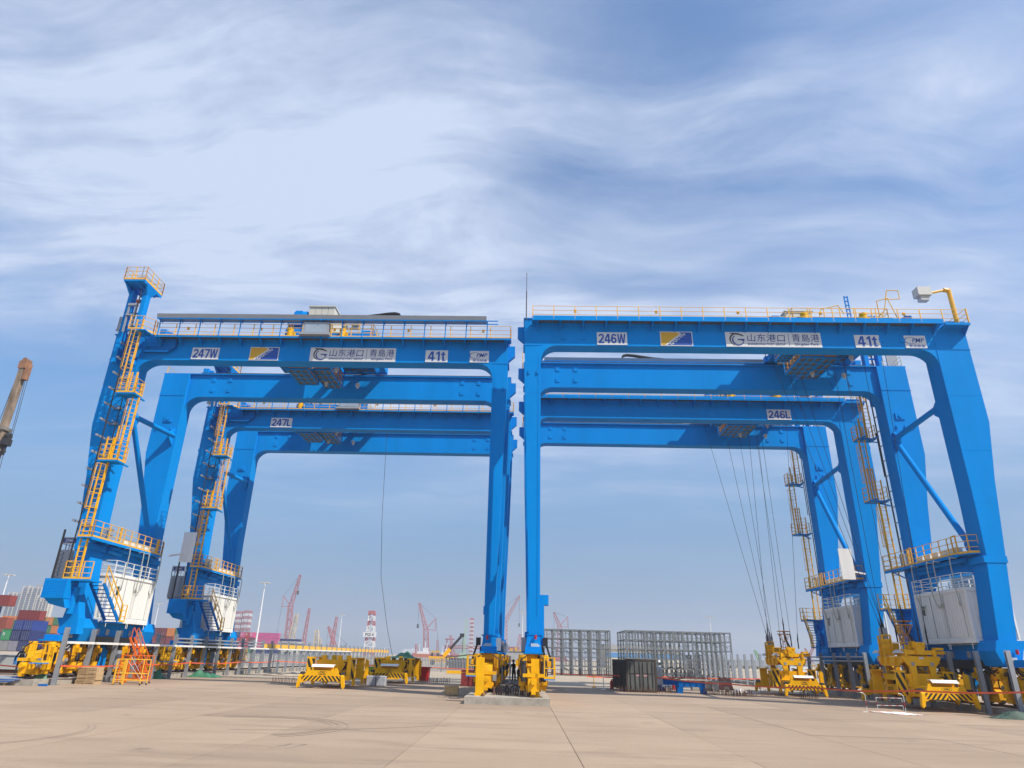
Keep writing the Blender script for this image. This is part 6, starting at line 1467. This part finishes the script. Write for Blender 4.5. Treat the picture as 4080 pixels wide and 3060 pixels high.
# shipyard gantry
Y = 700; a, b = at(1778, 2570, Y), at(1905, 2576, Y); h = a.z
E = empty('shipyard_gantry', 'huge dull red shipyard gantry crane with white lettering, left of the middle legs', 'gantry crane', (a.x, Y, 0)); w = b.x-a.x + 40; th = (at(1800, 2570, Y)-at(1800, 2583, Y)).z
GR = mat('gantry_dull_red', (0.24, 0.045, 0.075), 0.6, var=0.08, scale=0.1)
MB().box(0, w, -4, 4, h-th, h).obj('gantry_girder', GR, E); MB().prism([(-1, -5, 0), (4, -5, 0), (6, -5, h-th), (-1, -5, h)], (0, 10, 0)).obj('gantry_leg', GR, E); MB().beam((w, -8, 0), (w-4, 0, h-th), 2).beam((w, 8, 0), (w-4, 0, h-th), 2).obj('gantry_leg', GR, E)
MB().box(0, 1, -1, 1, h, h+5).box(-1.5, 8, -1, 1, h+5, h+6).obj('service_crane', GR, E)
link('lettering', text_fit('lettering', 'COSCO QINGDAO BEIHAI SHIPBUILDING CO', 44, th*0.55, PWHITE, bold=0.02), E, (29, -4.1, h-th/2))
# yellow work portal by the ships
Y = 430; a, b = at(1719, 2592, Y), at(1749, 2592, Y); h = a.z
E = empty('work_portal', 'small yellow portal frame with a dark base near the ships', 'portal', (a.x, Y, 0)); w = b.x-a.x
MB().box(-0.3, w+0.3, -1, 1, h-1.0, h).obj('top_beam', SGOLD, E)
for x in (0, w-1): MB().beam((x+0.5, 0, 2.8), (x+0.5+(0.5 if x else 0.5), 0, h-1), 0.9).obj('leg', SGOLD, E); MB().box(x-0.2, x+1.2, -1, 1, 0, 2.8).obj('foot', DARK, E)

# ------------------------------------------------------------------ buildings, ships, city and hills behind
def building(label, px0, px1, pyt, Y, depth, m, roof=None, wins=0, band=None, h_=None, roofh=0.5, cat='building'):
    a, b = at(px0, pyt, Y), at(px1, pyt, Y); h = h_ or min(a.z, b.z); w = b.x-a.x
    E = empty('building', label, cat, (a.x, Y, 0))
    MB().box(0, w, 0, depth, 0, h-roofh).obj('wall', m, E)
    MB().box(-0.3, w+0.3, -0.3, depth+0.3, h-roofh, h).obj('roof', roof or BUILD, E)
    if band: B(0.02, w-0.02, -0.06, -0.01, h*band[0], h*band[1]).obj('colour_band', band[2], E)
    if wins:
        for r in range(2 if h > 5 else 1):
            for i in range(wins):
                x = (i+0.3)*w/wins; z = h*0.22 + r*h*0.36
                f = B(x, x+w/wins*0.5, -0.08, -0.01, z, z+h*0.2).obj('window', LGREY, E); B(x+0.1, x+w/wins*0.5-0.1, -0.1, -0.085, z+0.08, z+h*0.2-0.08).obj('pane', GLASS, f)
    return E
building('low grey flat roofed building with a taller block, behind the yellow panel fence', 1114, 1170, 2554, 180, 8, BUILD, wins=3)
building('long low grey building behind the yellow panel fence', 1172, 1394, 2579, 185, 10, BUILD, wins=9)
building('white hall with a grey roof between the middle crane legs', 2008, 2190, 2601, 230, 20, PWHITE, roofh=2.2, wins=8)
building('cream hall with a blue band and grey roof between the steel racks', 2412, 2700, 2567, 190, 20, CREAM, band=(0.45, 0.66, mat('pale_blue_band', (0.10, 0.28, 0.55), 0.6)), roofh=1.2)
building('cream building with many windows and a dark roof behind the right post fence', 2880, 3130, 2626, 200, 16, CREAM, roof=GREY, wins=14, roofh=1.6)
building('white low hall behind the hanging rear spreader', 3140, 3330, 2640, 230, 18, PWHITE, wins=6)
E = empty('open_shed', 'dark open shed with a shallow roof behind the palisade fence', 'shed', (at(1775, 2640, 110).x, 110, 0)); w = at(1990, 2640, 110).x - at(1775, 2640, 110).x
MB().prism([(0, -2, 1.75), (w*0.45, -2, 2.25), (w, -2, 1.85), (w, -2, 1.7), (w*0.45, -2, 2.08), (0, -2, 1.62)], (0, 5, 0)).obj('roof', mat('shed_roof', (0.13, 0.12, 0.11), 0.7), E)
for k in range(7): x = 0.2+k*(w-0.5)/6; B(x, x+0.15, -1.8, -1.65, 0, 1.7).obj('post', RUST, E)
B(0.3, w-0.3, 2.4, 2.6, 0, 1.6).obj('back_wall', DARK, E)
# city skyline, each block a building of its own
rr = random.Random(12)
for i in range(26):
    px = (1500 + i*3.6) if i < 13 else (1600 + (i-13)*6.5)
    Y = 2300 + rr.uniform(-200, 300); a = at(px, 2612 - rr.uniform(8, 26), Y); w = rr.uniform(9, 16)
    o = B(-w/2, w/2, 0, 14, 0, a.z).box(-w/4, w/4, 3, 9, a.z, a.z+4).obj('tower_block', PWHITE, None, (a.x, Y, 0))
    tag(o, 'pale far tower block on the hazy skyline beyond the ships', 'tower block', 'pale tower blocks on the far skyline')
# ships
for lab, px0, px1, pyb, Y, hullm, hh in (('white superstructured ship with an orange hull far behind the palisade fence', 1655, 1720, 2618, 500, mat('hull_orange', (0.45, 0.14, 0.06), 0.6), 2.4), ('second far ship with a dark hull right of the yellow portal', 1752, 1800, 2618, 520, RUSTRED, 2.2)):
    a, b = at(px0, pyb, Y), at(px1, pyb, Y); L = b.x-a.x; E = empty('ship', lab, 'ship', (a.x, Y, 0))
    MB().xz([(0.5, 0), (L-0.5, 0), (L+1, hh), (-1, hh)], -3, 3).obj('hull', hullm, E)
    MB().box(L*0.1, L*0.8, -2.4, 2.4, hh, hh+1.6).box(L*0.45, L*0.75, -2, 2, hh+1.6, hh+4).obj('superstructure', PWHITE, E)
    MB().tube((L*0.55, 0, hh+4), (L*0.55, 0, hh+8), 0.3, 6).tube((L*0.2, 0, hh+1.6), (L*0.2, 0, hh+6), 0.25, 6).obj('mast', PWHITE, E)
Y = 380; a = at(2050, 2580, Y); E = empty('offshore_rig', 'yellow offshore rig top above the white hall between the middle legs', 'rig', (a.x-5, Y, 0))
MB().box(0, 12, 0, 8, 0, a.z*0.72).obj('rig_body', mat('rig_grey', (0.2, 0.2, 0.2), 0.6), E)
for k in range(5): B(0.3+k*2.4, 1.6+k*2.4, -0.5, 6, a.z*0.72, a.z*(0.86+0.08*((k*7) % 3))).obj('rig_module', SGOLD, E)
# white van and a blue truck in the yard
def vehicle(name, label, cat, x, y, m, L, H, rz):
    E = empty(name, label, cat, (x, y, 0), rz)
    MB().xz([(-L/2, 0.35), (L/2, 0.35), (L/2, H*0.55), (L/2-0.35, H*0.6), (L/2-0.9, H), (-L/2+0.1, H), (-L/2, H*0.9)], -0.9, 0.9).obj('body', m, E)
    for s in (-1, 1):
        MB().xz([(L/2-0.5, H*0.62), (L/2-0.95, H*0.93), (L/2-1.5, H*0.93), (L/2-1.5, H*0.62)], s*0.905, s*0.9).obj('side_window', GLASS, E)
        for xx in (-L/2+0.9, L/2-0.9): MB().tube((xx, s*0.72, 0.34), (xx, s*0.94, 0.34), 0.34, 14).obj('wheel', BLACK, E)
    MB().prism([(L/2-0.37, -0.75, H*0.62), (L/2-0.9, -0.75, H*0.95), (L/2-0.88, -0.75, H*0.97), (L/2-0.34, -0.75, H*0.63)], (0, 1.5, 0)).obj('windscreen', GLASS, E)
    for yy in (-0.6, 0.6): B(L/2+0.002, L/2+0.03, yy-0.15, yy+0.15, 0.65, 0.85).obj('headlight', PLATE, E)
vehicle('parked_van', 'white van parked behind the right fence posts', 'van', at(2612, 2690, 125).x, 125, PWHITE, 4.6, 2.1, -pi/2)
# hills
def hills(x0, x1, Y, h, seed, z0=0):
    rr = random.Random(seed); n = 60; mb = MB(); P = []
    for i in range(n+1):
        u = i/n; z = h*(0.35*sin(pi*u)+0.3*sin(pi*u)*sin(9*u+seed)+0.15*sin(23*u+seed)+0.12*rr.uniform(-.4, .4)) ; P.append((x0+(x1-x0)*u, max(2, z)))
    v = []; fs = []
    for j in range(5):
        for x, z in P: v.append((x, Y+j*120, z*(0, 0.55, 0.9, 1.0, 0.8)[j]))
    for j in range(4):
        for i in range(n): a = j*(n+1)+i; fs.append((a, a+1, a+n+2, a+n+1))
    mb.add(v, fs); return tag(smooth(mb.obj('hills', mat('hill_green', (0.06, 0.08, 0.04), 0.9, var=0.3, scale=0.01))), kind='structure')
hills(-1150, -820, 2500, 95, 2); hills(-330, -120, 2600, 85, 5); hills(700, 2150, 2900, 90, 8)

# ------------------------------------------------------------------ sea air: one even, thin haze around everything
hz = MB().box(-3000, 3000, -80, 3900, -1.7, 130).obj('haze', [])
hz['kind'] = 'stuff'
hm = bpy.data.materials.new('haze_air'); hm.use_nodes = True; nt = hm.node_tree; nt.nodes.clear()
o_ = nt.nodes.new('ShaderNodeOutputMaterial'); v_ = nt.nodes.new('ShaderNodeVolumePrincipled')
v_.inputs['Color'].default_value = (0.93, 0.95, 1.0, 1); v_.inputs['Density'].default_value = HAZE; v_.inputs['Anisotropy'].default_value = 0.2
nt.links.new(v_.outputs[0], o_.inputs['Volume']); hz.data.materials.append(hm)
